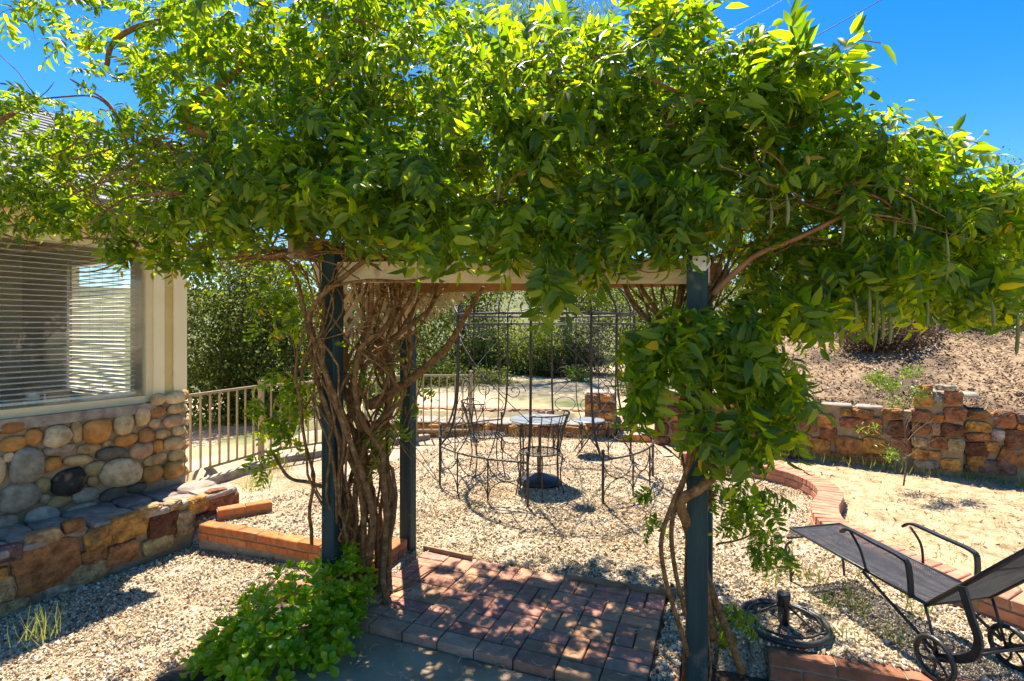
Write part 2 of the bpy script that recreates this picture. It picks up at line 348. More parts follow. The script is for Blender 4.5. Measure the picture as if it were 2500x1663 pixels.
def hd_q(X, Y):
    return (X-WA.x)*WN.x+(Y-WA.y)*WN.y, (X-WA.x)*WD.x+(Y-WA.y)*WD.y
def terr_z(X, Y):
    hd, q = hd_q(X, Y)
    back = 0.24+0.012*np.clip(Y-9, 0, 20)-0.12*np.clip(-X-2.0, 0, 12)
    hill = 0.70+0.33*np.clip(hd, 0, 5)+0.10*np.clip(hd-5, 0, 60)
    k = sstep(-1.2, 1.4, q+0.12*np.clip(hd, 0, 20))
    z = back*(1-k)+hill*k+0.15*np.clip(Y-24, 0, 60)+.02*np.clip(np.abs(X)-20, 0, 100)
    z += 0.03*np.sin(X*1.7+Y*.6)*np.cos(Y*1.3-X*.4)
    inside = ((Y < 8.75) & (hd < 0.12) & (X > -3.3)) | (Y < 5.6) & (hd < 0.12)
    return np.where(inside, -0.9, z)
fx = np.concatenate([[-900, -400, -200, -120, -80, -50, -30, -20, -14, -10], np.arange(-8, 12, 0.16), [12.5, 14, 17, 22, 30, 50, 80, 120, 200, 400, 900]])
fy = np.concatenate([[-300, -100, -30, -8, -2], np.arange(0, 20, 0.16), [20.5, 22, 25, 30, 40, 60, 100, 200, 400, 1000]])
M['hill'] = pm('chaparral', (0.07, 0.085, 0.03), (0.22, 0.22, 0.10), 1.2, 0.95, 1.0, 3, bdist=.5)
grid('terrain', fx, fy, terr_z, M['terrain'], keep=lambda x, y: y < 19.0, jitter=0.008)
np.random.seed(3); grid('hillside', fx, fy, terr_z, M['hill'], keep=lambda x, y: y >= 19.0, jitter=0.008)
def on_mulch(x, y):
    hd, q = hd_q(x, y); return (hd > 0.1) & (q > 0.7+0.15*np.sin(hd*3)) & (hd < 2.9) & (q < 7)
grid('mulch_slope', np.arange(1.5, 11, 0.1), np.arange(2, 13, 0.1), lambda X, Y: terr_z(X, Y)+0.03, M['mulch'], keep=on_mulch, jitter=0.012)

# winding brick border and the dry lawn behind it
SC = catmull([(2.05, 6.35, 0), (2.3, 6.12, 0), (2.62, 5.85, 0), (2.88, 5.5, 0), (2.95, 5.12, 0), (2.84, 4.75, 0), (2.6, 4.42, 0), (2.46, 4.12, 0), (2.45, 3.8, 0), (2.52, 3.5, 0), (2.66, 3.15, 0), (2.86, 2.8, 0), (3.1, 2.4, 0)], 10)
scy = np.array([p.y for p in SC])[::-1]; scx = np.array([p.x for p in SC])[::-1]
def lawn_z(X, Y): return 0.03+0.10*np.clip((X-2.4)/2.2, 0, 1)+0.012*np.sin(X*5)*np.sin(Y*4+1)
def on_lawn(x, y):
    hd, q = hd_q(x, y); return (x > np.interp(y, scy, scx)) & (hd < 0.1) & (q > -0.3)
grid('dry_lawn', np.arange(2, 7.5, 0.05), np.arange(1.6, 7.2, 0.05), lawn_z, M['lawn'], keep=on_lawn, jitter=0.004)

# loose stones, straw and chips
octa = templ([(1,0,0),(-1,0,0),(0,1,0),(0,-1,0),(0,0,.7),(0,0,-.7)], [(0,2,4),(2,1,4),(1,3,4),(3,0,4),(2,0,5),(1,2,5),(3,1,5),(0,3,5)])
def on_floor(x, y):
    a = (x-O.x)*wv.x+(y-O.y)*wv.y; b = (x-O.x)*vv.x+(y-O.y)*vv.y
    return (a > -0.1) & (a < 1.72) & (b < 0.03) & (b > -6)
def yard_ok(x, y):
    hd, q = hd_q(x, y)
    wl = (x+2.72)*0.866-(y-4.6)*0.5                                     # right of the low stone wall
    return (~on_floor(x, y)) & (wl > 0.0) & (hd < 0) & (x < np.interp(y, scy, scx)-0.11) & (y < 8.0)
def scatter(n, x0, x1, y0, y1, ok, pw=1.0):
    u = np.random.rand(n); y = 1/((1-u)/y0+u/y1); x = np.random.uniform(x0, x1, n)
    k = ok(x, y); return x[k], y[k]
x, y = scatter(150000, -3.7, 3.0, 2.2, 8.0, yard_ok)
sz = np.random.gamma(3, 0.0018, len(x))+0.002
me = merge('loose_gravel', [octa], np.zeros(len(x), int), rand_rots(len(x), sz), np.stack([x, y, yard_z(x, y)+sz*.4], 1), M['pebble'], False)
tag(place(bpy.data.objects.new('loose_gravel', me)), 'small pale pebbles strewn over the gravel yard', 'gravel', kind='stuff')
blade = templ([(-.5,0,0),(.5,0,0),(.4,.5,.06),(-.4,.5,.06),(0,1,0)], [(0,1,2,3),(3,2,4)])
def flatrots(n, L, wd, tilt=0.25):
    a = np.random.uniform(0, 6.283, n); d = np.stack([np.cos(a), np.sin(a), np.random.normal(size=n)*tilt], 1)
    up = np.stack([np.random.normal(size=n)*.3, np.random.normal(size=n)*.3, np.ones(n)], 1)
    Rm = frame_rots(d, up, np.ones(n)); Rm[:, :, 0] *= np.asarray(wd).reshape(-1, 1); Rm[:, :, 1] *= np.asarray(L).reshape(-1, 1); Rm[:, :, 2] *= np.asarray(L).reshape(-1, 1); return Rm
def bits(name, label, cat, n, x0, x1, y0, y1, ok, zf, mat, L, wd, tilt=0.25, lift=0.004):
    x, y = scatter(n, x0, x1, y0, y1, ok)
    m_ = len(x); Ls = np.random.uniform(L*.4, L, m_)
    me = merge(name, [blade], np.zeros(m_, int), flatrots(m_, Ls, Ls*wd/L, tilt), np.stack([x, y, zf(x, y)+lift], 1), mat, False)
    return tag(place(bpy.data.objects.new(name, me)), label, cat, kind='stuff')
bits('dry_litter', 'straw and dry leaf litter lying on the gravel', 'litter', 46000, -3.7, 3, 2.2, 8, yard_ok, yard_z, M['litter'], 0.035, 0.006, 0.3)
bits('dead_grass', 'bleached dead grass covering the raised lawn', 'dead grass', 42000, 2, 7, 1.7, 7, on_lawn, lawn_z, M['straw'], 0.06, 0.005, 0.8)
bits('lawn_litter', 'dark dry leaves scattered over the raised lawn', 'litter', 3500, 2, 7, 1.7, 7, on_lawn, lawn_z, M['mulchbit'], 0.05, 0.02, 0.5)
bits('mulch_chips', 'brown wood chips on the slope above the stone wall', 'mulch', 60000, 1.8, 9, 4, 11.5, on_mulch, lambda x, y: terr_z(x, y)+0.035, M['mulchbit'], 0.055, 0.018, 0.4)

# ------------------------------------------------------------------ bricks
def bevbox(name, sx, sy, sz, b, mat):
    bm = bmesh.new(); bmesh.ops.create_cube(bm, size=1.0)
    bmesh.ops.scale(bm, vec=(sx, sy, sz), verts=bm.verts)
    bmesh.ops.bevel(bm, geom=list(bm.edges), offset=b, segments=1, affect='EDGES')
    for v in bm.verts: v.co += Vector((random.uniform(-1, 1), random.uniform(-1, 1), random.uniform(-1, 1)))*b*0.35
    m = bpy.data.meshes.new(name); bm.to_mesh(m); bm.free(); m.materials.append(mat); return m
def vary(c, a=0.18):
    f = 1+random.uniform(-a, a); return tuple(max(0, x*f*(1+random.uniform(-a, a)*.4)) for x in c)
ORANGE = (0.62, 0.20, 0.06); PINK = (0.60, 0.26, 0.16); MAUVE = (0.50, 0.25, 0.16)
paver = [bevbox('brick', 0.2035, 0.0985, 0.06, 0.004, M['brick']) for _ in range(3)]

# arbor floor, basket weave of pavers on a mortar bed
bed = MB().box(O+wv*0.86-vv*0.47+Vector((0, 0, -0.07)), (1.70, 0.925, 0.11), ROTP).build('brick_floor', M['soil'])
tag(bed, kind='structure')
nb = 0
for i in range(8):
    for j in range(5):
        c = O+wv*(0.115+i*0.211)-vv*(0.10+j*0.211)
        if j < 4:
            if (i+j) % 2 == 0:
                for s in (-1, 1):
                    inst('brick', random.choice(paver), Matrix.Translation(c+vv*s*0.053+Vector((0, 0, -0.028+random.uniform(-.002, .002))))@ROTP.to_4x4()@Matrix.Rotation(random.uniform(-.02, .02), 4, 'Z'), bed, vary(MAUVE, .25))
            else:
                for s in (-1, 1):
                    inst('brick', random.choice(paver), Matrix.Translation(c+wv*s*0.053+Vector((0, 0, -0.028+random.uniform(-.002, .002))))@ROTP.to_4x4()@Matrix.Rotation(math.pi/2+random.uniform(-.02, .02), 4, 'Z'), bed, vary(MAUVE, .25))
        else:
            inst('brick', random.choice(paver), Matrix.Translation(c+vv*0.053+Vector((0, 0, -0.028)))@ROTP.to_4x4(), bed, vary(MAUVE, .3))
slab = MB().box(O+wv*0.8-vv*2.95+Vector((0, 0, -0.092)), (1.9, 4.0, 0.1), ROTP).build('concrete_path', M['concrete']); tag(slab, kind='structure')

def curb(name, label, pts, width, ztop, courses, bl, colr, bh=0.058, header_top=False, group=None, hdr=0.068):
    pts = [Vector((p[0], p[1], 0)) for p in pts]
    seg = [(pts[i+1]-pts[i]).length for i in range(len(pts)-1)]; tot = sum(seg)
    def at(d):
        d = max(0, min(tot-1e-6, d)); i = 0
        while d > seg[i] and i < len(seg)-1: d -= seg[i]; i += 1
        t = (pts[i+1]-pts[i]).normalized(); return pts[i]+t*d, t
    root = thing(name, label, 'brick edging', (pts[0].x, pts[0].y, ztop-courses*(bh+.01)), group or ('brick curbs round the beds' if name == 'brick_curb' else None))
    k = MB(); n = max(2, int(tot/0.06))
    for q in range(n):
        (a, t1), (b, t2) = at(tot*q/n), at(tot*(q+1)/n)
        k.bar(a+Vector((0, 0, ztop-0.012-courses*(bh+0.01)/2-0.03)), b+(b-a).normalized()*0.004+Vector((0, 0, ztop-0.012-courses*(bh+0.01)/2-0.03)), width-0.016, courses*(bh+0.01)+0.06)
    k.build('mortar', M['mortar'], root)
    meshes = {}
    for c in range(courses):
        head = header_top and c == 0
        L = hdr if head else bl; j = 0.009
        m = int(tot/(L+j)); 
        if m < 1: m = 1
        L2 = tot/m-j; key = (round(L2, 3), head)
        if key not in meshes: meshes[key] = [bevbox('brick', L2, width, bh, 0.005, M['brick']) for _ in range(2)]
        off = 0 if c % 2 == 0 or head else 0.5
        for q in range(m+(1 if off else 0)):
            d0 = (q-off)*(L2+j)+j/2; d1 = d0+L2
            d0 = max(d0, 0.002); d1 = min(d1, tot-0.002)
            if d1-d0 < 0.02: continue
            p, t = at((d0+d1)/2)
            if not head and courses > 1 and header_top:        # both faces of the border
                pass
            Rm = Matrix((t, Vector((-t.y, t.x, 0)), Vector((0, 0, 1)))).transposed().to_4x4()
            z = ztop-bh/2-c*(bh+0.01)
            inst('brick', random.choice(meshes[key]), Matrix.Translation(p+Vector((0, 0, z+random.uniform(-.002, .002))))@Rm@Matrix.Diagonal(((d1-d0)/L2, 1, 1, 1)), root, vary(colr, .15))
    return root
curb('brick_curb', 'low orange brick curb running from the stone ledge toward the left arbor post', [(-2.62, 4.53), (-2.3, 4.42), (-1.86, 4.25), (-1.44, 4.08)], 0.11, -0.035, 2, 0.2, ORANGE)
curb('brick_curb', 'short stub of orange brick curb at the end of the stone ledge', [(-2.56, 4.62), (-2.2, 4.86)], 0.11, 0.045, 2, 0.2, ORANGE)
curb('brick_curb', 'brown brick planter edge between the two left arbor posts', [(-0.80, 3.86), (-1.06, 3.2)], 0.1, 0.10, 2, 0.2, (0.42, 0.17, 0.07))
curb('brick_curb', 'single dark brick block behind the leafy shrub on the gravel side', [(-1.52, 3.46), (-1.24, 3.35)], 0.1, -0.02, 2, 0.28, (0.4, 0.16, 0.08))
curb('brick_curb', 'pinkish brick edging at the bottom edge left of the leafy shrub', [(-1.72, 2.48), (-1.36, 2.86)], 0.12, -0.14, 2, 0.2, PINK)
curb('brick_curb', 'dark two course brick curb in the bottom right corner before the chaise', [(1.30, 2.70), (2.4, 2.33)], 0.11, 0.0, 3, 0.24, (0.42, 0.17, 0.09))
curb('brick_curb', 'single pink brick standing proud beside the foot of the right post', [(0.69, 2.40), (0.77, 2.60)], 0.1, 0.0, 2, 0.2, (0.5, 0.24, 0.17))
curb('brick_curb', 'narrow brick planter edge behind the right arbor post', [(0.86, 2.50), (1.05, 3.0)], 0.07, 0.04, 2, 0.2, PINK)
curb('brick_border', 'winding pink brick border between gravel patio and dry lawn', SC, 0.20, 0.15, 3, 0.2, PINK, header_top=True)
tag(MB().box(Vector((-1.22, 2.95, -0.15)), (0.7, 1.5, 0.1), ROTP).build('planter_soil', M['soil']), kind='structure')
tag(MB().box(Vector((1.15, 2.45, -0.2)), (0.55, 0.55, 0.08), ROTP).build('planter_soil', M['soil']), kind='structure')

# ------------------------------------------------------------------ stones
def rockmesh(name, mat, sub=2, sup=1.0, amp=0.10, seed=0):
    bm = bmesh.new(); bmesh.ops.create_icosphere(bm, subdivisions=sub, radius=1.0)
    for v in bm.verts:
        p = v.co.copy()
        if sup != 1.0: p = Vector([math.copysign(abs(c)**sup, c) for c in p])
        p *= 1+noise.noise(p*1.1+Vector((seed*7.3, seed*3.1, 0)))*amp*2
        v.co = p
    m = bpy.data.meshes.new(name); bm.to_mesh(m); bm.free(); m.polygons.foreach_set('use_smooth', [True]*len(m.polygons)); m.materials.append(mat); return m
ROUND = [rockmesh('river_rock', M['river'], 2, 0.85, 0.11, k) for k in range(6)]
def flagmesh(mat, seed):
    rnd = random.Random(seed); n = 11; b = MB(); rings = []
    ra = []
    for k in range(n):
        a = 2*math.pi*k/n+rnd.uniform(-.14, .14); c, s = math.cos(a), math.sin(a); e = 0.42
        ra.append((math.copysign(abs(c)**e, c)*rnd.uniform(.84, 1.06), math.copysign(abs(s)**e, s)*rnd.uniform(.82, 1.06)))
    for sc, yy in ((1.0, 0.6), (1.0, -0.25), (0.93, -0.75), (0.6, -1.0)):
        rings.append([(x*sc+rnd.uniform(-.02, .02), yy+(rnd.uniform(-.18, .18) if yy < -.3 else 0), z*sc+rnd.uniform(-.02, .02)) for x, z in ra])
    v = [p for r_ in rings for p in r_]+[(rnd.uniform(-.2, .2), -1.0+rnd.uniform(-.2, .1), rnd.uniform(-.2, .2))]
    f = [(i*n+k, i*n+(k+1) % n, (i+1)*n+(k+1) % n, (i+1)*n+k) for i in range(3) for k in range(n)]+[(3*n+k, 3*n+(k+1) % n, 4*n) for k in range(n)]
    b.add(v, f); return b.mesh('stone', mat)
FLAGS = [flagmesh(M['flag'], k) for k in range(9)]
CT = {'tan': (0.50, 0.36, 0.19), 'cream': (0.62, 0.50, 0.31), 'or': (0.52, 0.27, 0.075), 'br': (0.36, 0.18, 0.07), 'gr': (0.36, 0.33, 0.27), 'dk': (0.14, 0.13, 0.11), 'bk': (0.035, 0.033, 0.032),
      'pk': (0.50, 0.33, 0.22), 'ol': (0.38, 0.31, 0.16), 'lg': (0.46, 0.45, 0.39), 'ru': (0.34, 0.15, 0.075), 'db': (0.17, 0.08, 0.045), 'mv': (0.24, 0.15, 0.13), 'bo': (0.52, 0.22, 0.06)}
def stones_on(lst, ox, oy, sc, p0, n, along, meshes, parent, name, depth, prot, rotr=0.12, grow=1.05):
    """stones described by where they sit on a wall plane; along = wall direction"""
    Rb = Matrix((along, -n, Vector((0, 0, 1)))).transposed()          # local -y looks out of the wall
    for (cx, cy, ww, hh, cc) in lst:
        X, Y = ox+cx/sc, oy+cy/sc
        a = onplane(X-ww/sc/2, Y, p0, n); b = onplane(X+ww/sc/2, Y, p0, n); u = onplane(X, Y-hh/sc/2, p0, n); l = onplane(X, Y+hh/sc/2, p0, n); c = onplane(X, Y, p0, n)
        sx = abs((b-a).dot(along))/2; sz_ = abs((u-l).z)/2
        dp = depth if depth else min(sx, sz_)*0.75
        Mx = Matrix.Translation(c-n*0)@Rb.to_4x4()@Matrix.Rotation(random.uniform(-rotr, rotr), 4, 'Y')@Matrix.Diagonal((sx, dp, sz_, 1))
        Mx.translation = c+n*prot
        Mx = Mx@Matrix.Diagonal((grow, 1, grow, 1)); inst(name, random.choice(meshes), Mx, parent, vary(CT[cc], .12))

# ------------------------------------------------------------------ house
house = thing('house', 'cream house corner with river rock base, large window and grey shingle roof', 'house', H(0, 0, -.3))
hn = -HN                                                            # outward normal
def hsz(px, py):
    p = onplane(px, py, HC, hn)-HC; return p.dot(HT), p.z
def hbox(name, s0, s1, r0, r1, z0, z1, mat, parent=house):
    return MB().box(H((s0+s1)/2, (r0+r1)/2, (z0+z1)/2), (s1-s0, r1-r0, z1-z0), ROTH).build(name, mat, parent)
s_gl = hsz(358, 800)[0]; s_fr = hsz(372, 800)[0]; s_tr = hsz(398, 800)[0]; s_sd = hsz(420, 800)[0]
ZS, ZT = 0.97, 2.36
hbox('base_wall', -4.5, 0.0, -0.05, 0.15, -0.4, ZS-0.05, M['mortar'])
hbox('upper_wall', -4.5, 0.0, 0.0, 0.15, ZT, 2.62, M['cream'])
hbox('corner_wall', s_fr-0.02, 0.0, 0.0, 0.15, ZS-0.05, ZT, M['cream'])
hbox('corner_wall', -4.5, -2.6, 0.0, 0.15, ZS-0.05, ZT, M['cream'])
hbox('window_trim', s_fr, s_tr, -0.028, 0.0, ZS, ZT+0.08, M['white'])
hbox('corner_board', s_sd, 0.02, -0.032, 0.0, ZS+0.06, 2.6, M['white'])
hbox('corner_board', 0.0, 0.025, -0.03, 0.10, ZS+0.06, 2.6, M['white'])
for k in range(12):                                                  # lap siding boards
    z = ZS+0.06+k*0.138
    b = MB(); b.add([H(s_tr+.002, -0.004, z+.142), H(s_sd-.002, -0.004, z+.142), H(s_sd-.002, -0.018, z), H(s_tr+.002, -0.018, z), H(s_tr+.002, 0.0, z), H(s_sd-.002, 0.0, z)], [(0, 1, 2, 3), (3, 2, 5, 4)]); b.build('siding_board', M['siding'], house)
wf = hbox('window', s_gl-0.01, s_fr, -0.015, 0.05, ZS-0.02, ZT, M['cream'])
hbox('sill', -2.6, s_gl-0.012, -0.02, 0.06, ZS-0.03, ZS+0.035, M['cream'], wf)
hbox('frame', -2.6, s_gl-0.012, -0.015, 0.05, ZT-0.05, ZT, M['cream'], wf)
MB().add([H(-2.6, 0.02, ZS+.03), H(s_gl, 0.02, ZS+.03), H(s_gl, 0.02, ZT-.045), H(-2.6, 0.02, ZT-.045)], [(0, 1, 2, 3)]).build('pane', M['glass'], wf)
hbox('mortar_ledge', -4.5, s_fr, -0.085, -0.021, ZS-0.11, ZS-0.03, M['capstone'])
# return wall with the second window, room shell
r0, r1 = 0.72, 2.15; Z0, Z1 = 0.9, 2.36
hbox('side_wall', -0.12, 0.0, 0.15, r0, -0.4, 2.62, M['interior']); hbox('side_wall', -0.12, 0.0, r1, 5.4, -0.4, 2.62, M['interior'])
hbox('side_wall', -0.12, 0.0, r0, r1, -0.4, Z0, M['interior']); hbox('side_wall', -0.12, 0.0, r0, r1, Z1, 2.62, M['interior'])
hbox('room_wall', -4.5, -0.12, 3.4, 3.5, -0.1, 2.62, M['interior']); hbox('room_wall', -4.5, -4.4, 0.15, 3.4, -0.1, 2.62, M['interior'])
hbox('room_floor', -4.4, -0.12, 0.15, 3.4, 0.0, 0.06, M['oldwood']); hbox('room_ceiling', -4.5, 0.0, 0.0, 5.4, 2.622, 2.66, M['white'])
w2 = hbox('side_window', -0.09, -0.04, r0+0.001, r0+0.05, Z0+.001, Z1-.001, M['white'])
hbox('frame', -0.09, -0.04, r1-0.05, r1-.001, Z0+.001, Z1-.001, M['white'], w2); hbox('frame', -0.088, -0.042, r0+.05, r1-.05, Z0+.001, Z0+.05, M['white'], w2); hbox('frame', -0.088, -0.042, r0+.05, r1-.05, Z1-.05, Z1-.001, M['white'], w2)
MB().add([H(-.06, r0+.05, Z0+.05), H(-.06, r1-.05, Z0+.05), H(-.06, r1-.05, Z1-.05), H(-.06, r0+.05, Z1-.05)], [(0, 1, 2, 3)]).build('pane', M['clearglass'], w2)
# gable roof in shingle courses
SL = 0.52; RR = 2.7; ES = 0.2; EZ = 2.64
hbox('fascia', -5, ES, -0.26, -0.235, EZ-0.13, EZ+0.03, M['cream']); hbox('soffit', -5, ES, -0.235, 0.0, EZ-0.03, EZ-0.015, M['cream'])
roof = MB()
roof.add([H(-6, -.27, EZ+.0), H(ES, -.27, EZ), H(ES, RR, EZ+SL*(RR+.27)), H(-6, RR, EZ+SL*(RR+.27)), H(ES, 2*RR+.27, EZ), H(-6, 2*RR+.27, EZ)], [(0, 1, 2, 3), (3, 2, 4, 5)])
roof = roof.build('roof', M['shingle'], house)
nc = 22; step = (RR+0.27)/nc
for k in range(nc):
    r_ = -0.29+k*step; z = EZ+SL*(r_+.27)
    b = MB(); sa = -6+random.uniform(0, .2); 
    b.add([H(-6, r_, z+.030), H(ES+.01, r_, z+.030), H(ES+.01, r_+step+.02, z+.012+SL*(step+.02)), H(-6, r_+step+.02, z+.012+SL*(step+.02)), H(-6, r_, z+.004), H(ES+.01, r_, z+.004)], [(0, 1, 2, 3), (4, 5, 1, 0)])
    b.build('shingle_course', M['shingle'], roof)
MB().add([H(0.0, 0, 2.62), H(0.0, 5.4, 2.62), H(0.0, RR, EZ+SL*(RR+.2))], [(0, 1, 2)]).build('gable', M['siding'], house)

RIV = [(65,290,165,65,'br'),(215,275,95,45,'gr'),(318,250,85,45,'tan'),(405,240,75,38,'tan'),(510,225,105,40,'br'),(640,210,90,35,'tan'),(715,240,75,95,'cream'),(795,155,75,60,'tan'),(885,147,105,55,'cream'),(885,200,90,50,'tan'),(792,215,80,55,'br'),(778,275,55,45,'cream'),(875,262,110,60,'pk'),(620,278,105,110,'cream'),(492,312,145,120,'or'),(388,318,60,105,'tan'),(290,340,140,115,'cream'),(168,342,95,80,'or'),(65,378,145,75,'or'),(735,335,78,75,'br'),(815,328,78,48,'tan'),(898,310,65,50,'cream'),(540,375,45,28,'tan'),(638,358,120,55,'or'),(875,375,110,65,'tan'),(795,390,52,62,'or'),(50,445,60,50,'cream'),(135,490,175,180,'gr'),(300,408,160,48,'gr'),(450,402,115,48,'tan'),(560,425,150,62,'dk'),(710,412,120,90,'pk'),(885,432,85,60,'tan'),(265,480,95,75,'or'),(395,460,150,50,'tan'),(780,455,120,55,'tan'),(475,500,115,65,'ol'),(345,570,185,130,'bk'),(610,520,215,140,'cream'),(765,525,105,90,'or'),(870,508,110,95,'or'),(0,510,70,120,'cream'),(215,590,80,80,'ol'),(465,565,60,50,'ol'),(100,645,205,150,'gr'),(430,635,140,75,'gr'),(570,630,140,65,'dk'),(300,665,120,65,'ol'),(228,655,60,50,'gr'),(690,600,100,45,'dk'),(410,703,150,52,'gr'),(215,740,180,100,'lg'),(35,780,120,90,'gr'),(690,645,100,40,'dk')]
stones_on(RIV, 0, 900, 2.055, HC+hn*0.07, hn, HT, ROUND, house, 'river_rock', None, -0.01, 0.1)
for k in range(7):                                                    # rocks turning the corner
    inst('river_rock', random.choice(ROUND), Matrix.Translation(H(0.01, 0.1+.02*(k % 2), 0.22+k*0.125))@ROTH.to_4x4()@Matrix.Diagonal((0.09, 0.1, 0.06, 1)), house, vary(CT[random.choice(['tan', 'or', 'cream', 'pk'])], .12))
for k in range(26):                                                   # rocks beyond the left edge
    inst('river_rock', random.choice(ROUND), Matrix.Translation(H(-1.5-random.random()*1.6, -.07, 0.12+random.random()*.72))@ROTH.to_4x4()@Matrix.Diagonal((random.uniform(.06, .13), .06, random.uniform(.05, .09), 1)), house, vary(CT[random.choice(['tan', 'or', 'cream', 'gr'])], .12))

def blind(name, label, a0, a1, axis, other, zb, zt, n, tilt, wd=.028):
    root = thing(name, label, 'blind', H(*( (a0, other, zb) if axis == 's' else (other, a0, zb))), 'slatted blinds in the house')
    sm = MB(); L = a1-a0
    Rb = ROTH.to_4x4() if axis == 's' else ROTH.to_4x4()@Matrix.Rotation(math.pi/2, 4, 'Z')
    sm.box((0, 0, 0), (L, wd, 0.0025)); sme = sm.mesh('slat', M['blind'])
    for k in range(n):
        z = zb+0.03+(zt-zb-.06)*k/(n-1)
        c = H((a0+a1)/2, other, z) if axis == 's' else H(other, (a0+a1)/2, z)
        inst('slat', sme, Matrix.Translation(c)@Rb@Matrix.Rotation(tilt, 4, 'X'), root)
    for q in (0.12, 0.5, 0.88):
        a = a0+L*q
        for dd in (-0.024, 0.024):
            lo, hi = (H(a, other+dd, zb), H(a, other+dd, zt)) if axis == 's' else (H(other+dd, a, zb), H(other+dd, a, zt))
            MB().tube([lo, hi], 0.0015, 4).build('cord', M['blind'], root)
    b = MB(); b.box((0, 0, 0), (L, 0.05, 0.02)); bm_ = b.mesh('rail', M['blind'])
    for z in (zb, zt-.02):
        c = H((a0+a1)/2, other, z) if axis == 's' else H(other, (a0+a1)/2, z)
        inst('rail', bm_, Matrix.Translation(c)@Rb, root)
blind('window_blind', 'open white slatted blind inside the large front window', -2.5, s_gl-0.05, 's', 0.11, ZS+0.06, ZT-0.02, 30, R(14), .03)
blind('window_blind', 'white slatted blind on the far side window seen through the front glass', r0+0.04, r1-0.04, 'r', -0.16, Z0+0.04, Z1-0.02, 32, R(-24), .042)
mg = thing('mug', 'white mug standing on the window ledge behind the blind', 'mug', H(-1.05, 0.22, ZS))
MB().lathe(H(-1.05, 0.22, ZS+0.03), [(0.035, 0), (0.042, 0.02), (0.042, 0.1), (0.036, 0.1), (0.034, 0.02)], 16).build('cup', M['mug'], mg, True)
MB().tube(catmull([H(-1.01, .22, ZS+.11), H(-.975, .22, ZS+.1), H(-.975, .22, ZS+.06), H(-1.01, .22, ZS+.05)], 4), 0.006, 6).build('handle', M['mug'], mg, True)
hbox('inner_ledge', -4.4, -0.121, 0.151, 0.42, ZS-0.05, ZS+0.02, M['white'])

# ------------------------------------------------------------------ low flagstone ledge in front of the house
LP = Vector((-2.72, 4.6, 0)); ln = -HN
led = thing('stone_ledge', 'low orange flagstone wall with rough capped ledge below the house', 'stone wall', (-2.9, 4.3, -.25))
E1 = LP+HT*0.38
b = MB(); A0 = LP-HT*3.2
def lbox(bm, s0, s1, r0_, r1_, z0, z1): bm.box(LP+HT*(s0+s1)/2+HN*(r0_+r1_)/2+Vector((0, 0, (z0+z1)/2)), (s1-s0, r1_-r0_, z1-z0), ROTH)
lbox(b, -3.2, 0.36, 0.03, 0.7, -0.45, 0.115); b.build('core', M['mortar'], led)
LED = [(235,990,335,250,'br'),(500,850,140,105,'or'),(225,850,175,70,'tan'),(655,795,180,130,'or'),(830,780,140,130,'db'),(615,930,150,110,'br'),(480,935,130,75,'br'),(430,1030,240,100,'ol'),(870,690,90,50,'tan'),(930,775,100,115,'ol'),(1000,680,100,80,'or'),(1095,655,100,100,'ru'),(30,1110,100,120,'tan'),(10,1030,70,60,'or'),(50,930,150,80,'mv'),(1060,745,150,55,'db'),(380,790,110,60,'br'),(800,880,150,90,'ol'),(330,1105,200,70,'gr'),(60,1200,160,80,'ol'),(1170,665,60,100,'ru'),(760,710,110,50,'tan')]
stones_on(LED, 0, 900, 2.055, LP, ln, HT, FLAGS, led, 'stone', 0.045, -0.03, 0.08, 1.14)
ENDR = Matrix((-HN, -HT, Vector((0, 0, 1)))).transposed()
for k in range(3):
    inst('stone', FLAGS[k], Matrix.Translation(LP+HT*0.365+HN*(0.14+k*0.2)+Vector((0, 0, -0.03)))@Matrix((HN, HT*-1, Vector((0, 0, 1)))).transposed().to_4x4()@Matrix.Diagonal((0.095, 0.04, 0.13, 1)), led, vary(CT['ru'], .2))
CAPF = [flagmesh(M['capstone'], 20+k) for k in range(5)]
s_ = -2.6
while s_ < 0.34:
    L = random.uniform(0.2, 0.36)
    for rr in (0.13, 0.42):
        Mx = Matrix.Translation(LP+HT*(min(s_+L/2, .3))+HN*(rr+random.uniform(-.02, .02))+Vector((0, 0, 0.125+random.uniform(-.006, .006))))@ROTH.to_4x4()@Matrix.Rotation(R(-90), 4, 'X')@Matrix.Diagonal((L*.5, 0.03, 0.155, 1))
        inst('cap_stone', random.choice(CAPF), Mx, led)
    s_ += L*.97
for px, py, sx in ((470, 1180, .14), (420, 1183, .1)):
    pass

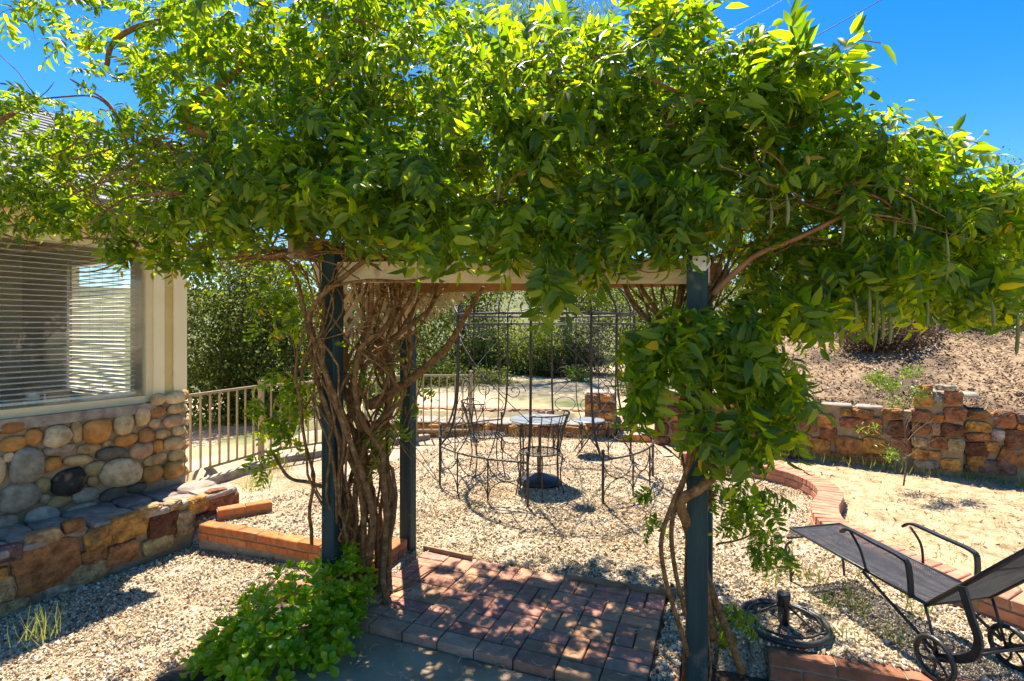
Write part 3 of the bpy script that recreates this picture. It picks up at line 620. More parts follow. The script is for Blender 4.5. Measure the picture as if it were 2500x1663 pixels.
# ------------------------------------------------------------------ right stone wall with pier, back terraces, pier, steps
sw = thing('stone_wall', 'rust coloured flagstone retaining wall with raised pier under the mulch slope', 'stone wall', (3.14, 6.48, 0))
def wbox(bm, q0, q1, h0, h1, z0, z1): bm.box(WA+WD*(q0+q1)/2+WN*(h0+h1)/2+Vector((0, 0, (z0+z1)/2)), (q1-q0, h1-h0, z1-z0), Matrix((WD, WN, Vector((0, 0, 1)))).transposed())
b = MB(); wbox(b, -0.1, 4.6, 0.03, 0.25, -0.3, 0.73); b.build('core', M['mortar'], sw)
pq = [(onplane(px, 1080, WA, -WN)-WA).dot(WD) for px in (2226, 2357)]
b = MB(); wbox(b, pq[0]+.02, pq[1]-.02, -0.06, 0.3, -0.3, 0.93); b.build('pier', M['mortar'], sw)
WL = [(545,775,60,45,'or'),(420,830,90,80,'or'),(650,785,120,50,'br'),(570,840,130,60,'ru'),(430,905,100,80,'ru'),(690,865,140,110,'ru'),(385,985,110,90,'or'),(560,985,170,110,'br'),(720,985,140,90,'or'),(830,790,110,70,'br'),(750,1060,150,50,'br'),(870,880,130,100,'db'),(880,980,120,90,'ru'),(600,1055,140,40,'br'),(480,1045,100,40,'br'),(300,850,100,90,'ru'),(280,950,90,80,'or'),(200,900,100,110,'br'),
      (1370,790,140,50,'br'),(1430,800,60,40,'or'),(1525,820,130,110,'ru'),(1640,810,70,60,'mv'),(1360,865,150,60,'or'),(1370,930,160,50,'br'),(1485,915,80,70,'lg'),(1590,940,120,110,'db'),(1440,990,90,60,'or'),(1350,1010,140,90,'db'),(1350,1075,110,60,'or'),(1580,1050,170,110,'br'),(1480,1120,200,90,'mv'),(1320,1125,90,40,'br'),(1640,870,70,40,'or'),(1740,850,120,110,'ru'),(1760,980,130,110,'br'),(1740,1100,140,100,'or')]
stones_on(WL, 1850, 700, 2.529, WA, -WN, WD, FLAGS, sw, 'stone', 0.045, -0.03, 0.1, 1.2)
q_ = -0.08; qe = (onplane(1925, 1050, WA, -WN)-WA).dot(WD)
while q_ < qe:
    wd = random.uniform(.14, .3)
    z_ = 0.0
    while z_ < .70:
        hh = min(random.uniform(.10, .2), .73-z_)
        inst('stone', random.choice(FLAGS), Matrix.Translation(WA+WD*(q_+wd/2+random.uniform(-.02, .02))+WN*.03+Vector((0, 0, z_+hh/2)))@Matrix((WD, WN, Vector((0, 0, 1)))).transposed().to_4x4()@Matrix.Diagonal((wd*.5, .045, hh*.49, 1)), sw, vary(CT[random.choice(['ru', 'or', 'br', 'db'])], .2)); z_ += hh
    q_ += wd
WP = [(1020,705,115,80,'or'),(1112,700,60,65,'gr'),(1210,685,110,95,'ru'),(1030,628,90,40,'ru'),(1160,625,120,35,'gr'),(1010,795,115,70,'ru'),(1115,810,68,55,'bo'),(1220,790,130,90,'ru'),(1010,880,110,70,'ru'),(1100,880,55,75,'pk'),(1200,890,145,80,'db'),(1000,960,95,55,'tan'),(1120,965,100,75,'ru'),(1225,990,95,100,'ol'),(1000,1035,95,65,'or'),(1100,1035,80,45,'or'),(1200,1100,130,75,'or'),(1040,1100,150,55,'gr')]
stones_on(WP, 1850, 700, 2.529, WA-WN*0.08, -WN, WD, FLAGS, sw, 'stone', 0.045, -0.03, 0.06, 1.14)
RW = Matrix((WD, WN, Vector((0, 0, 1)))).transposed().to_4x4()
q_ = 0.0
while q_ < 4.4:
    L = random.uniform(.25, .45)
    if not (pq[0]-.2 < q_+L/2 < pq[1]+.2):
        inst('cap_stone', random.choice(CAPF), Matrix.Translation(WA+WD*(q_+L/2)+WN*.13+Vector((0, 0, .735)))@RW@Matrix.Rotation(R(-90), 4, 'X')@Matrix.Diagonal((L*.5, .02, .14, 1)), sw)
    q_ += L
for k in range(2):
    inst('cap_stone', CAPF[k], Matrix.Translation(WA+WD*(pq[0]+.14+.26*k)+WN*.12+Vector((0, 0, .94)))@RW@Matrix.Rotation(R(-90), 4, 'X')@Matrix.Diagonal((.14, .025, .19, 1)), sw)

def mini_wall(name, label, a, b_, z0, z1, thick, cols, cap=True, sw_=0.2):
    a = Vector((a[0], a[1], 0)); b_ = Vector((b_[0], b_[1], 0)); d = (b_-a); L = d.length; d.normalize(); n = Vector((d.y, -d.x, 0))
    root = thing(name, label, 'stone wall', (a.x, a.y, z0)); Rm = Matrix((d, -n, Vector((0, 0, 1)))).transposed()
    MB().box((a+b_)/2-n*(thick/2+.02)+Vector((0, 0, (z0+z1)/2-.1)), (L, thick, z1-z0+.19), Rm).build('core', M['mortar'], root)
    z = z0
    rows = max(1, round((z1-z0)/0.13)); hh = (z1-z0)/rows
    for r_ in range(rows):
        x = 0
        while x < L-.04:
            wd = min(random.uniform(.6, 1.4)*sw_, L-x)
            inst('stone', random.choice(FLAGS), Matrix.Translation(a+d*(x+wd/2)+n*0.0+Vector((0, 0, z0+hh*(r_+.5))))@Rm.to_4x4()@Matrix.Diagonal((wd*.47, .04, hh*.47, 1)), root, vary(CT[random.choice(cols)], .2)); x += wd
    if cap:
        x = 0
        while x < L-.04:
            wd = min(random.uniform(.25, .5), L-x)
            inst('cap_stone', random.choice(CAPF), Matrix.Translation(a+d*(x+wd/2)-n*thick/2+Vector((0, 0, z1+.005)))@Rm.to_4x4()@Matrix.Rotation(R(-90), 4, 'X')@Matrix.Diagonal((wd*.5, .02, thick*.55, 1)), root); x += wd
    return root
mini_wall('terrace_wall', 'lower stone terrace wall with pale cap behind the gazebo', (-2.2, 8.25), (1.15, 7.85), 0, 0.17, 0.5, ['ru', 'or', 'br'])
mini_wall('terrace_wall', 'upper thin stone terrace wall along the dry slope behind the gazebo', (-2.4, 9.1), (1.3, 8.75), 0.10, 0.27, 0.25, ['ru', 'or', 'pk'], False, .16)
pier = mini_wall('stone_pier', 'square rust stone pier behind the gazebo beside the steps', (1.08, 7.9), (1.53, 7.84), 0, 0.64, 0.4, ['ru', 'or', 'bo'])
st = thing('garden_steps', 'three brick and stone garden steps behind the right arbor post', 'steps', (1.9, 7.6, 0))
for k in range(3):
    c = Vector((1.85+k*.05, 7.55+k*.32, 0))
    tr = MB().box(c+Vector((0, .2, .05+k*.1)), (0.62, .42, .1)).build('step', M['capstone'], st)
    for j in range(3): inst('brick', paver[j], Matrix.Translation(c+Vector((-.2+j*.207, -.012, .045+k*.1)))@Matrix.Diagonal((1, .3, 1.2, 1)), tr, vary(ORANGE, .2))

# ------------------------------------------------------------------ metal fence
fn = thing('metal_fence', 'tan metal picket fence beyond the house corner', 'fence', (-3.46, 5.6, 0))
FP = [Vector((-3.46, 5.55, 0)), Vector((-3.10, 6.58, 0)), Vector((-2.35, 7.35, 0)), Vector((-1.45, 8.0, 0)), Vector((-0.62, 8.0, 0))]
FZ = 0.90
for i, p in enumerate(FP):
    if i: 
        b = MB().box(p+Vector((0, 0, FZ/2+.02)), (.055, .055, FZ+.06)); b.box(p+Vector((0, 0, FZ+.06)), (.066, .066, .02)); b.build('post', M['fence'], fn)
pk = MB().box((0, 0, 0), (.018, .018, FZ-.1)).mesh('picket', M['fence'])
for i in range(len(FP)-1):
    a, b_ = FP[i], FP[i+1]; L = (b_-a).length; n = int(L/0.115)
    for z in (FZ, 0.08): MB().bar(a+Vector((0, 0, z)), b_+Vector((0, 0, z)), .032, .028).build('rail', M['fence'], fn)
    for k in range(1, n): inst('picket', pk, Matrix.Translation(a.lerp(b_, k/n)+Vector((0, 0, FZ/2+.04))), fn)
ce = MB(); 
for i in range(3): ce.bar(FP[i]+Vector((.2, -.05, -.03)), FP[i+1]+Vector((.2, -.05, -.03)), .12, .12)
tag(ce.build('concrete_edging', M['capstone']), 'pale concrete edging along the foot of the metal fence', 'edging')

# ------------------------------------------------------------------ arbor
ar = thing('garden_arbor', 'wooden garden arbor with dark teal posts and cream cross beam under the vine', 'arbor', (-1.04, 3.1, 0))
PFL, PFR = Vector((-1.045, 3.1, 0)), Vector((0.822, 2.36, 0)); PBL, PBR = Vector((-0.765, 3.92, 0)), Vector((1.15, 3.18, 0))
def post(p, z0, z1, wd=0.09):
    inst('post', bevbox('post', wd, wd, z1-z0, .006, M['teal']), Matrix.Translation(p+Vector((0, 0, (z0+z1)/2)))@ROTP.to_4x4(), ar)
post(PFL, -.3, 2.1); post(PFR, -.4, 2.06); post(PBL, -.2, 2.05); post(PBR, -.2, 2.05)
def beam(name, a, b_, wd, ht, mat): return MB().bar(a, b_, wd, ht).build(name, mat, ar)
off = -vv*0.066
beam('beam', PFL-wv*.12+Vector((0, 0, 1.945))-off*0, PFR+wv*.05+Vector((0, 0, 1.875))+vv*.066*1.05, .04, .115, M['beam'])
beam('back_beam', PBL-wv*.1+vv*-.07+Vector((0, 0, 1.93)), PBR+wv*.1-vv*.07+Vector((0, 0, 1.93)), .04, .13, M['wood'])
beam('side_beam', PFL-vv*.25-wv*.07+Vector((0, 0, 2.06)), PBL+vv*.3-wv*.07+Vector((0, 0, 2.06)), .04, .12, M['oldwood'])
beam('side_beam', PFR-vv*.16+wv*.0+Vector((0, 0, 2.10)), PBR+vv*.3+Vector((0, 0, 2.10)), .05, .09, M['oldwood'])
for k in range(5):
    c = PFL.lerp(PFR, (k+.5)/5); beam('rafter', c-vv*.06+Vector((0, 0, 2.15-.015*k)), c+vv*1.2+Vector((0, 0, 2.15-.015*k)), .04, .06, M['oldwood'])
# lattice panel on the left side
la, lb = PFL+vv*.05+wv*.03, PBL-vv*.05+wv*.03
for k in range(-4, 10):
    for sg in (1, -1):
        x0 = k*.1; p0 = la.lerp(lb, 0); L = (lb-la).length; pts = []
        t0, t1 = max(0, x0), min(L, x0+.42)
        if t1-t0 < .05: continue
        z0_ = 1.56+(t0-x0); z1_ = 1.56+(t1-x0)
        if sg < 0: z0_, z1_ = 3.54-z0_, 3.54-z1_
        MB().bar(la+vv*t0+wv*(.008*sg)+Vector((0, 0, z0_)), la+vv*t1+wv*(.008*sg)+Vector((0, 0, z1_)), .007, .03).build('lattice_slat', M['lattice'], ar)
for k in range(9):
    for sg in (1, -1):
        a = PBL-vv*.075+wv*(.05+k*.055)+Vector((0, 0, 1.88)); L_ = .30*(1-k/11)
        e = a+Vector((0, 0, -L_))*.72+wv*(sg*L_*.55)
        if sg < 0 and k < 2: continue
        MB().bar(a+vv*.006*sg, e+vv*.006*sg, .006, .024).build('lattice_slat', M['lattice'], ar)
pl = onplane(1712, 643, PFR-vv*.049, -vv)
b = MB(); hw, hh = .035, .033
outl = [(-hw, -hh), (hw*.5, -hh), (hw*1.1, -hh*.2), (hw*1.1, hh*.4), (hw*.4, hh), (-hw, hh)]
b.add([pl+wv*x+Vector((0, 0, z)) for x, z in outl]+[pl+wv*x+vv*.003+Vector((0, 0, z)) for x, z in outl], [tuple(range(6)), tuple(range(11, 5, -1))]+[(i, (i+1) % 6, 6+(i+1) % 6, 6+i) for i in range(6)])
br = b.build('bracket_plate', M['steel'], ar)
for x, z in ((.012, .008), (-.018, -.014), (-.018, .016)):
    q = pl+wv*x+Vector((0, 0, z)); MB().tube([q-vv*.004, q+vv*.002], .005, 8).build('screw', M['black'], br)
for a, b_, lab in (((1035, 1342), (1152, 1368), 'short weathered timber strip along the back edge of the brick floor'), ((1385, 1413), (1668, 1460), 'longer weathered timber strip along the back right edge of the brick floor')):
    p, q = G(*a), G(*b_); tag(MB().bar(p+Vector((0, 0, .015)), q+Vector((0, 0, .015)), .02, .035).build('edging_strip', M['oldwood']), lab, 'edging', 'timber strips behind the brick floor')
tag(MB().tube(wob(catmull([G(955, 1445, .01), G(1010, 1418, .015), G(1040, 1400, .012), G(1068, 1384, .012)], 5), .006, 9), [.009-.0003*k for k in range(16)], 6).build('fallen_branch', M['bark'], None, True), 'crooked dead branch lying across the left of the brick floor', 'branch')

# ------------------------------------------------------------------ gazebo
GC = Vector((0.35, 6.0, 0))
gz = thing('iron_gazebo', 'round wrought iron garden gazebo with open dome frame on the gravel', 'gazebo', GC)
def gp(a, r, z): a = R(a); return GC+Vector((math.cos(a)*r, math.sin(a)*r, z))
RZ = 1.76; RT, RB = 1.0, 1.2
def ring(z, r, rad, name='ring'): return MB().tube([gp(a, r, z) for a in range(0, 360, 6)], rad, 6, True).build(name, M['iron'], gz, True)
ring(RZ, RT, .013); ring(RZ-.10, RT, .007); ring(2.3, .42, .007)
for k in range(4):
    a0 = -66+90*k; legs = [a0, a0+18.7, a0+37.4, a0+56]
    pn = MB().tube([gp(a0+56*t/12, RB, .40) for t in range(13)], .010, 6).build('rail_panel', M['iron'], gz, True)
    for i, a in enumerate(legs):
        ends = i in (0, 3)
        MB().tube([gp(a, RB, -.02), gp(a, RB, .47 if ends else .40)], .013 if ends else .008, 6).build('leg', M['iron'], gz, True)
        if ends:
            MB().tube(catmull([gp(a, RB, .40), gp(a, RB-.10, .52), gp(a, RB-.17, .75), gp(a, RT, 1.1), gp(a, RT, RZ)], 5), .0125, 6).build('post', M['iron'], gz, True)
            MB().lathe(gp(a, RB, .47), [(.004, -.005), (.018, .008), (.018, .02), (.004, .032)], 8).build('knob', M['iron'], gz, True)
        else:
            MB().tube(catmull([gp(a, RB, .40), gp(a, RB-.12, .55), gp(a, RT, .85), gp(a, RT, RZ)], 5), .006, 5).build('bar', M['iron'], gz, True)
    for i in range(3):
        am, hw_ = (legs[i]+legs[i+1])/2, (legs[i+1]-legs[i])/2
        MB().tube([gp(am+hw_*math.cos(t*math.pi/10), RB, .40-.19*math.sin(t*math.pi/10)) for t in range(11)], .0055, 5).build('scroll', M['iron'], pn, True)
        MB().tube([gp(am+hw_*math.cos(t*math.pi/10), RB, .02+.19*math.sin(t*math.pi/10)) for t in range(11)], .0055, 5).build('scroll', M['iron'], pn, True)
        MB().tube([gp(am+hw_*.8*math.cos(t*math.pi/8), RT+.06, .62+.09*math.sin(t*math.pi/8)) for t in range(17)], .0045, 5).build('scroll', M['iron'], pn, True)
        # spiral under the ring
        MB().tube([gp(am+hw_*.8*(1-t/22)*math.cos(t*.55), RT, RZ-.10-.09*(1-t/22)*(1+math.sin(t*.55))) for t in range(20)], .0045, 5).build('scroll', M['iron'], gz, True)
        MB().tube([gp(am+hw_*.7*(1-t/22)*math.cos(t*.55), RT, 1.02+.10*(1-t/22)*math.sin(t*.55)) for t in range(20)], .0045, 5).build('scroll', M['iron'], gz, True)
    for s0, s1 in ((0, 56), (56, 0)):
        MB().tube([gp(a0+s0+(s1-s0)*t/10, RT+.002, .72+.84*t/10) for t in range(11)], .0045, 5).build('brace', M['iron'], gz, True)
    for a in (a0, a0+18.7, a0+37.4, a0+56):
        MB().tube(catmull([gp(a, RT, RZ), gp(a, RT*.97, RZ+.13), gp(a, .8, RZ+.33), gp(a, .42, 2.3), gp(a, .12, 2.42), gp(a, .03, 2.62)], 6), .0075, 5).build('dome_rib', M['iron'], gz, True)
        MB().tube([gp(a, RT+.10*(1-t/18)*math.sin(t*.5), RZ+.06+.06*(1-t/18)*(-math.cos(t*.5))) for t in range(15)], .0045, 5).build('scroll', M['iron'], gz, True)
    b0 = a0+56
    MB().tube([gp(b0+34*t/10, RT, RZ+.10*math.sin(math.pi*t/10)) for t in range(11)], .008, 5).build('arch', M['iron'], gz, True)
MB().lathe(GC+Vector((0, 0, 2.42)), [(.01, 0), (.06, .02), (.11, .06), (.09, .12), (.03, .17), (.05, .21), (.03, .26), (.004, .36)], 14).build('finial', M['iron'], gz, True)

# table, chairs, stool, umbrella bases
TC = Vector((0.29, 5.55, 0))
tb = thing('bistro_table', 'round grey metal bistro table inside the gazebo', 'table', TC)
MB().lathe(TC+Vector((0, 0, .655)), [(.30, 0), (.315, .005), (.315, .014), (.305, .018), (.29, .014)], 32).build('table_top', M['tabletop'], tb, True)
for k in range(4):
    a = R(40+90*k); d = Vector((math.cos(a), math.sin(a), 0))
    MB().tube(catmull([TC+d*.2+Vector((0, 0, .655)), TC+d*.27+Vector((0, 0, .6)), TC+d*.26+Vector((0, 0, .3)), TC+d*.27], 5), .009, 6).build('leg', M['iron'], tb, True)
MB().tube([TC+Vector((.26*math.cos(R(a)), .26*math.sin(R(a)), .25)) for a in range(0, 360, 20)], .005, 5, True).build('brace_ring', M['iron'], tb, True)
ub = thing('umbrella_stand', 'dark round cast umbrella base with short pole under the bistro table', 'umbrella base', TC)
MB().lathe(TC+Vector((0, 0, .002)), [(.21, 0), (.225, .02), (.2, .05), (.12, .07), (.05, .1)], 26).build('base', M['black'], ub, True)
MB().tube([TC+Vector((0, 0, .05)), TC+Vector((0, 0, .64))], .017, 10).build('pole', M['oldwood'], ub, True)
def chair(loc, rot, label):
    ch = thing('iron_chair', label, 'chair', loc, 'bistro chairs in the gazebo'); L0 = Vector(loc)
    def q(x, y, z):
        c, s = math.cos(rot), math.sin(rot); return L0+Vector((x*c-y*s, x*s+y*c, z))
    st_ = MB().tube([q(.2*math.cos(R(a)), .2*math.sin(R(a)), .42) for a in range(0, 360, 15)], .008, 6, True)
    for k in range(-5, 6):
        y = k*.034; h = math.sqrt(max(0, .2**2-y*y)); st_.bar(q(-h, y, .42), q(h, y, .42), .012, .003)
    st_.build('seat', M['iron'], ch, True)
    for a in (45, 135, 225, 315):
        c, s = math.cos(R(a)), math.sin(R(a))
        MB().tube(catmull([q(.17*c, .17*s, .415), q(.22*c, .22*s, .37), q(.20*c, .20*s, .2), q(.235*c, .235*s, 0)], 5), .007, 6).build('leg', M['iron'], ch, True)
    # fanned back on local -y
    arc = [q(.27*math.cos(R(a)), -.02+.27*math.sin(R(a)), .80+.0*a) for a in range(-165, -14, 10)]
    MB().tube(arc, .008, 6).build('back_rail', M['iron'], ch, True)
    for a in range(-160, -19, 20):
        MB().tube(catmull([q(.19*math.cos(R(a)), .19*math.sin(R(a)), .42), q(.23*math.cos(R(a)), .23*math.sin(R(a)), .62), q(.27*math.cos(R(a)), -.02+.27*math.sin(R(a)), .80)], 3), .005, 5).build('spindle', M['iron'], ch, True)
    return ch
chair((0.27, 5.16, 0), R(48), 'iron bistro chair nearest the camera, in front of the table')
chair((-0.28, 5.95, 0), R(-75), 'iron bistro chair left of the table behind the gazebo rail')
SC2 = Vector((0.98, 6.85, 0)); sl_ = thing('folding_stool', 'small low folding stool with crossed legs behind the table', 'stool', SC2)
MB().lathe(SC2+Vector((0, 0, .42)), [(.2, 0), (.215, .006), (.21, .016), (.19, .018)], 24).build('seat', M['tabletop'], sl_, True)
for s in (-1, 1):
    for y in (-.13, .13): MB().tube([SC2+Vector((-.17*s, y, 0)), SC2+Vector((.14*s, y, .42))], .008, 6).build('leg', M['iron'], sl_, True)

UC = Vector((1.47, 2.88, 0)); u2 = thing('umbrella_stand', 'black wire ring umbrella stand lying on gravel by the right post', 'umbrella stand', UC)
MB().tube([UC+Vector((.215*math.cos(R(a)), .215*math.sin(R(a)), .03)) for a in range(0, 360, 10)], .016, 8, True).build('ring', M['black'], u2, True)
MB().tube([UC+Vector((.18*math.cos(R(a)), .18*math.sin(R(a)), .045)) for a in range(0, 360, 10)], .006, 6, True).build('inner_ring', M['black'], u2, True)
MB().lathe(UC+Vector((0, 0, .02)), [(.028, 0), (.03, .13), (.034, .135), (.034, .165), (.022, .166), (.02, .1)], 14).build('socket', M['black'], u2, True)
for k in range(5):
    a = R(20+72*k); d = Vector((math.cos(a), math.sin(a), 0)); e = Vector((-d.y, d.x, 0))
    MB().tube(catmull([UC+d*.03+Vector((0, 0, .12)), UC+d*.1+Vector((0, 0, .08)), UC+d*.17+Vector((0, 0, .045)), UC+d*.2+e*.03+Vector((0, 0, .05)), UC+d*.17+e*.06+Vector((0, 0, .045))], 4), .006, 5).build('spoke', M['black'], u2, True)

# ------------------------------------------------------------------ chaise longue
ca = Vector((.198, -.98, 0)); cb = Vector((.98, .198, 0)); C0 = Vector((1.965, 3.447, 0))
cz = thing('chaise_longue', 'dark mesh metal chaise longue with small wheels on the right', 'chaise', C0)
def cq(u, v, z): return C0+ca*u+cb*v+Vector((0, 0, z))
hwid = .185
def meshpanel(name, f, nu, nv):
    b = MB()
    for i in range(nu+1):
        u = i/nu; b.bar(f(u, 0), f(u, 1), .0045, .0015)
    for j in range(nv+1):
        v = j/nv; b.bar(f(0, v), f(1, v), .0045, .0012)
    return b.build(name, M['meshmetal'], cz)
def seatf(u, v): return cq(.0+.91*u, -hwid+2*hwid*v, .335-.025*u-.012*math.sin(math.pi*v))
b = MB()
meshpanel('seat_mesh', seatf, 88, 40)
ang = R(46); 
def backf(u, v): return cq(.91+.72*u*math.cos(ang), -hwid+2*hwid*v, .31+.72*u*math.sin(ang))
meshpanel('backrest_mesh', backf, 62, 40)
def apron(u, v): return cq(-.0-.03*u, -hwid+2*hwid*v, .335-.075*u)
meshpanel('foot_apron', apron, 7, 40)
fr = []
MB().tube([seatf(0, 0), seatf(.5, 0), seatf(1, 0)], .009, 8).build('side_rail', M['black'], cz, True); MB().tube([seatf(0, 1), seatf(1, 1)], .009, 8).build('side_rail', M['black'], cz, True)
MB().tube([seatf(0, 0), seatf(0, 1)], .009, 8).build('end_rail', M['black'], cz, True); MB().tube([apron(1, 0), apron(1, 1)], .007, 8).build('end_rail', M['black'], cz, True)
MB().tube([seatf(1, 0), seatf(1, 1)], .008, 8).build('hinge_rail', M['black'], cz, True)
MB().tube([backf(0, 0), backf(1, 0), backf(1, 1), backf(0, 1)], .011, 8).build('backrest_frame', M['black'], cz, True)
MB().tube([backf(.55, 0), backf(.55, 1)], .006, 6).build('backrest_bar', M['black'], cz, True)
for s in (-1, 1):
    v = s*(hwid+.012)
    MB().tube(catmull([cq(.02, v, .26), cq(-.03, v, .2), cq(.01, v, .1), cq(.02, v, 0)], 4), .008, 6).build('leg', M['black'], cz, True)
    MB().tube(catmull([cq(.57, s*hwid, .32), cq(.545, v, .42), cq(.48, v, .495)], 5), .007, 6).build('arm_strut', M['black'], cz, True)
    b = MB(); pts = catmull([cq(.43, v+s*.01, .475), cq(.46, v+s*.012, .50), cq(.51, v+s*.012, .51), cq(.65, v+s*.014, .50), cq(.80, v+s*.014, .49), cq(.835, v+s*.01, .455), cq(.84, v, .31)], 5)
    for i in range(len(pts)-1): b.bar(pts[i], pts[i+1], .028, .012, (ca.x*.3, ca.y*.3, 1) if i < 24 else (ca.x, ca.y, .2))
    b.build('armrest', M['black'], cz)
    b = MB(); pts = catmull([cq(1.08, v, .48), cq(1.12, v, .36), cq(1.15, v, .27), cq(1.11, v, .18), cq(.975, v, .10)], 5)
    for i in range(len(pts)-1): b.bar(pts[i], pts[i+1], .014, .034, (ca.x, ca.y, .3))
    b.build('rear_leg', M['black'], cz)
    MB().tube([cq(.56, v, .31), cq(.955, v, .12)], .008, 6).build('brace', M['black'], cz, True)
    MB().tube([cq(.91, v, .31), cq(.97, v, .11)], .007, 6).build('brace', M['black'], cz, True)
    cw = cq(.975, s*(hwid+.035), .10)
    whl = MB().tube([cw+ca*(.09*math.cos(R(a)))+Vector((0, 0, .09*math.sin(R(a)))) for a in range(0, 360, 15)], .0125, 8, True).build('wheel', M['black'], cz, True)
    for k in range(6):
        a = R(60*k+15); MB().tube(catmull([cw, cw+ca*(.045*math.cos(a+.3))+Vector((0, 0, .045*math.sin(a+.3))), cw+ca*(.088*math.cos(a))+Vector((0, 0, .088*math.sin(a)))], 3), .006, 5).build('spoke', M['black'], whl, True)
    MB().tube([cw-cb*.014, cw+cb*.014], .02, 10).build('hub', M['black'], whl, True)
MB().tube([cq(.975, -hwid-.03, .10), cq(.975, hwid+.03, .10)], .008, 8).build('axle', M['black'], cz, True)
MB().tube([cq(1.10, -hwid, .18), cq(1.10, hwid, .18)], .006, 8).build('crossbar', M['black'], cz, True)

# ------------------------------------------------------------------ foliage templates
def leaflet(L, wd, fold=.12, droop=.14):
    hw = wd/2
    v = [(0,0,0), (-hw*.85, L*.25, fold*hw), (0, L*.25, -droop*L*.06), (hw*.85, L*.25, fold*hw), (-hw*.85, L*.6, fold*hw-droop*L*.36), (0, L*.6, -droop*L*.4), (hw*.85, L*.6, fold*hw-droop*L*.36), (0, L, -droop*L)]
    f = [(0, 2, 1), (0, 3, 2), (1, 2, 5, 4), (2, 3, 6, 5), (4, 5, 7), (5, 6, 7)]
    return v, f
def compound(seed):
    rnd = random.Random(seed); b = MB(); pairs = rnd.choice([4, 5, 5, 6]); Lr = .25; curl = rnd.uniform(.25, .9)
    def rp(t): return Vector((0, Lr*t*(1-.12*curl*t), -curl*Lr*.55*t*t))
    b.tube([rp(t/4) for t in range(5)], [.0022, .002, .0018, .0014, .001], 3, cap=False)
    for i in range(pairs+1):
        t = .22+.78*i/pairs; p = rp(t); tan = (rp(min(t+.02, 1.02))-rp(t-.02)).normalized()
        sides = (-1, 1) if i < pairs else (0,)
        for s in sides:
            L = rnd.uniform(.078, .102)*(.8+.35*math.sin(math.pi*min(t, .95))); a = s*R(rnd.uniform(48, 68))
            v, f = leaflet(L, L*rnd.uniform(.29, .42), rnd.uniform(.1, .5), rnd.uniform(.05, .35))
            x = tan.cross(Vector((0, 0, 1))).normalized(); z = x.cross(tan)
            Rm = Matrix((x, tan, z)).transposed()@Matrix.Rotation(-a, 3, 'Z')@Matrix.Rotation(R(rnd.uniform(-40, 10)), 3, 'X')@Matrix.Rotation(R(rnd.uniform(-25, 25)), 3, 'Y')
            b.add([p+Rm@Vector(q) for q in v], f)
    return b
CL = [compound(100+k) for k in range(8)]
CLT = [templ(b.v, b.f) for b in CL]; CLM = [b.mesh('leaf', M['wist'], True) for b in CL]

# ------------------------------------------------------------------ wisteria
def blob_pts(n, px, py, d, rx, ry, rd):
    c = np.array(P(px, py, d)); r = np.array([rx/F*d, rd*.85, ry/F*d])
    u = np.random.normal(size=(n, 3)); u /= np.linalg.norm(u, axis=1)[:, None]; u *= (np.random.rand(n)**(1/2.2))[:, None]
    return c+u*r, u
LDEN = 0.66
def wisteria(label, stems_fn, blobs, base, pods, nobj=280):
    root = thing('wisteria_vine', label, 'vine', base, 'wisteria vines on the arbor')
    stems_fn(root)
    Ps, Ds, Ss, Ex = [], [], [], []
    for (px, py, d, rx, ry, rd, n, sc, dr) in blobs:
        n = int(n*LDEN); p, u = blob_pts(n, px, py, d, rx, ry, rd)
        dirv = u*.75*np.array([1, 1, .8])+np.random.normal(size=(n, 3))*.45+np.array([0, -.12, -dr])
        sc_ = np.random.uniform(.42, .98, n)*sc; dirv /= np.linalg.norm(dirv, axis=1)[:, None]
        Ps.append(p-dirv*.12*sc_[:, None]); Ds.append(dirv); Ss.append(sc_); Ex.append(np.full(n, dr >= 1.3))
    Ps = np.concatenate(Ps); Ds = np.concatenate(Ds); Ss = np.concatenate(Ss); Ex = np.concatenate(Ex)
    # stay out of the doorway below the beam and out of the lens
    al = (Ps[:, 0]-PFL.x)*wv.x+(Ps[:, 1]-PFL.y)*wv.y; ac = (Ps[:, 0]-PFL.x)*vv.x+(Ps[:, 1]-PFL.y)*vv.y
    tip = np.minimum(Ps[:, 2], Ps[:, 2]+Ds[:, 2]*.25*Ss)-.05
    fringe = (np.random.rand(len(Ps)) < .07)
    gate = (al > .2) & (al < 1.65) & (ac > -1.2) & (ac < 2.2) & (tip < 1.88) & ~((tip > 1.76) & fringe) & ~Ex
    ok = (Ps[:, 1] > 1.15) & ~gate
    Ps, Ds, Ss = Ps[ok], Ds[ok], Ss[ok]
    ups = np.random.normal(size=Ps.shape)*.55+np.array([0, -.1, 1.0])
    rots = frame_rots(Ds, ups, Ss); wh = np.random.randint(0, len(CLT), len(Ps))
    # the nearest leaves are single objects
    px = 1250+F*Ps[:, 0]/Ps[:, 1]; py = 800-F*(Ps[:, 2]-EYE)/Ps[:, 1]
    vis = (px > 0) & (px < 2500) & (py > 0)
    order = np.argsort(np.where(vis, Ps[:, 1]/Ss, 99))[:nobj]
    rest = np.ones(len(Ps), bool); rest[order] = False
    me = merge('foliage', CLT, wh[rest], rots[rest], Ps[rest], M['wist'])
    fo = place(bpy.data.objects.new('foliage', me), root); fo['kind'] = 'stuff'
    for i in order:
        Mx = Matrix(rots[i].tolist()).to_4x4(); Mx.translation = Vector(Ps[i].tolist())
        inst('leaf', CLM[wh[i]], Mx, root)
    for (a, b0, b1, d) in pods:
        t = P(a, b0, d); e = P(a+random.uniform(-8, 8), b1, d); L = (t-e).length
        pts = [t.lerp(e, k/8)+Vector((math.sin(k/8*3)*.006, 0, 0)) for k in range(9)]
        MB().tube(pts, [.0015, .003, .006, .0075, .0085, .0075, .0085, .007, .001], 6).build('seed_pod', M['pod'], root, True)
    return root

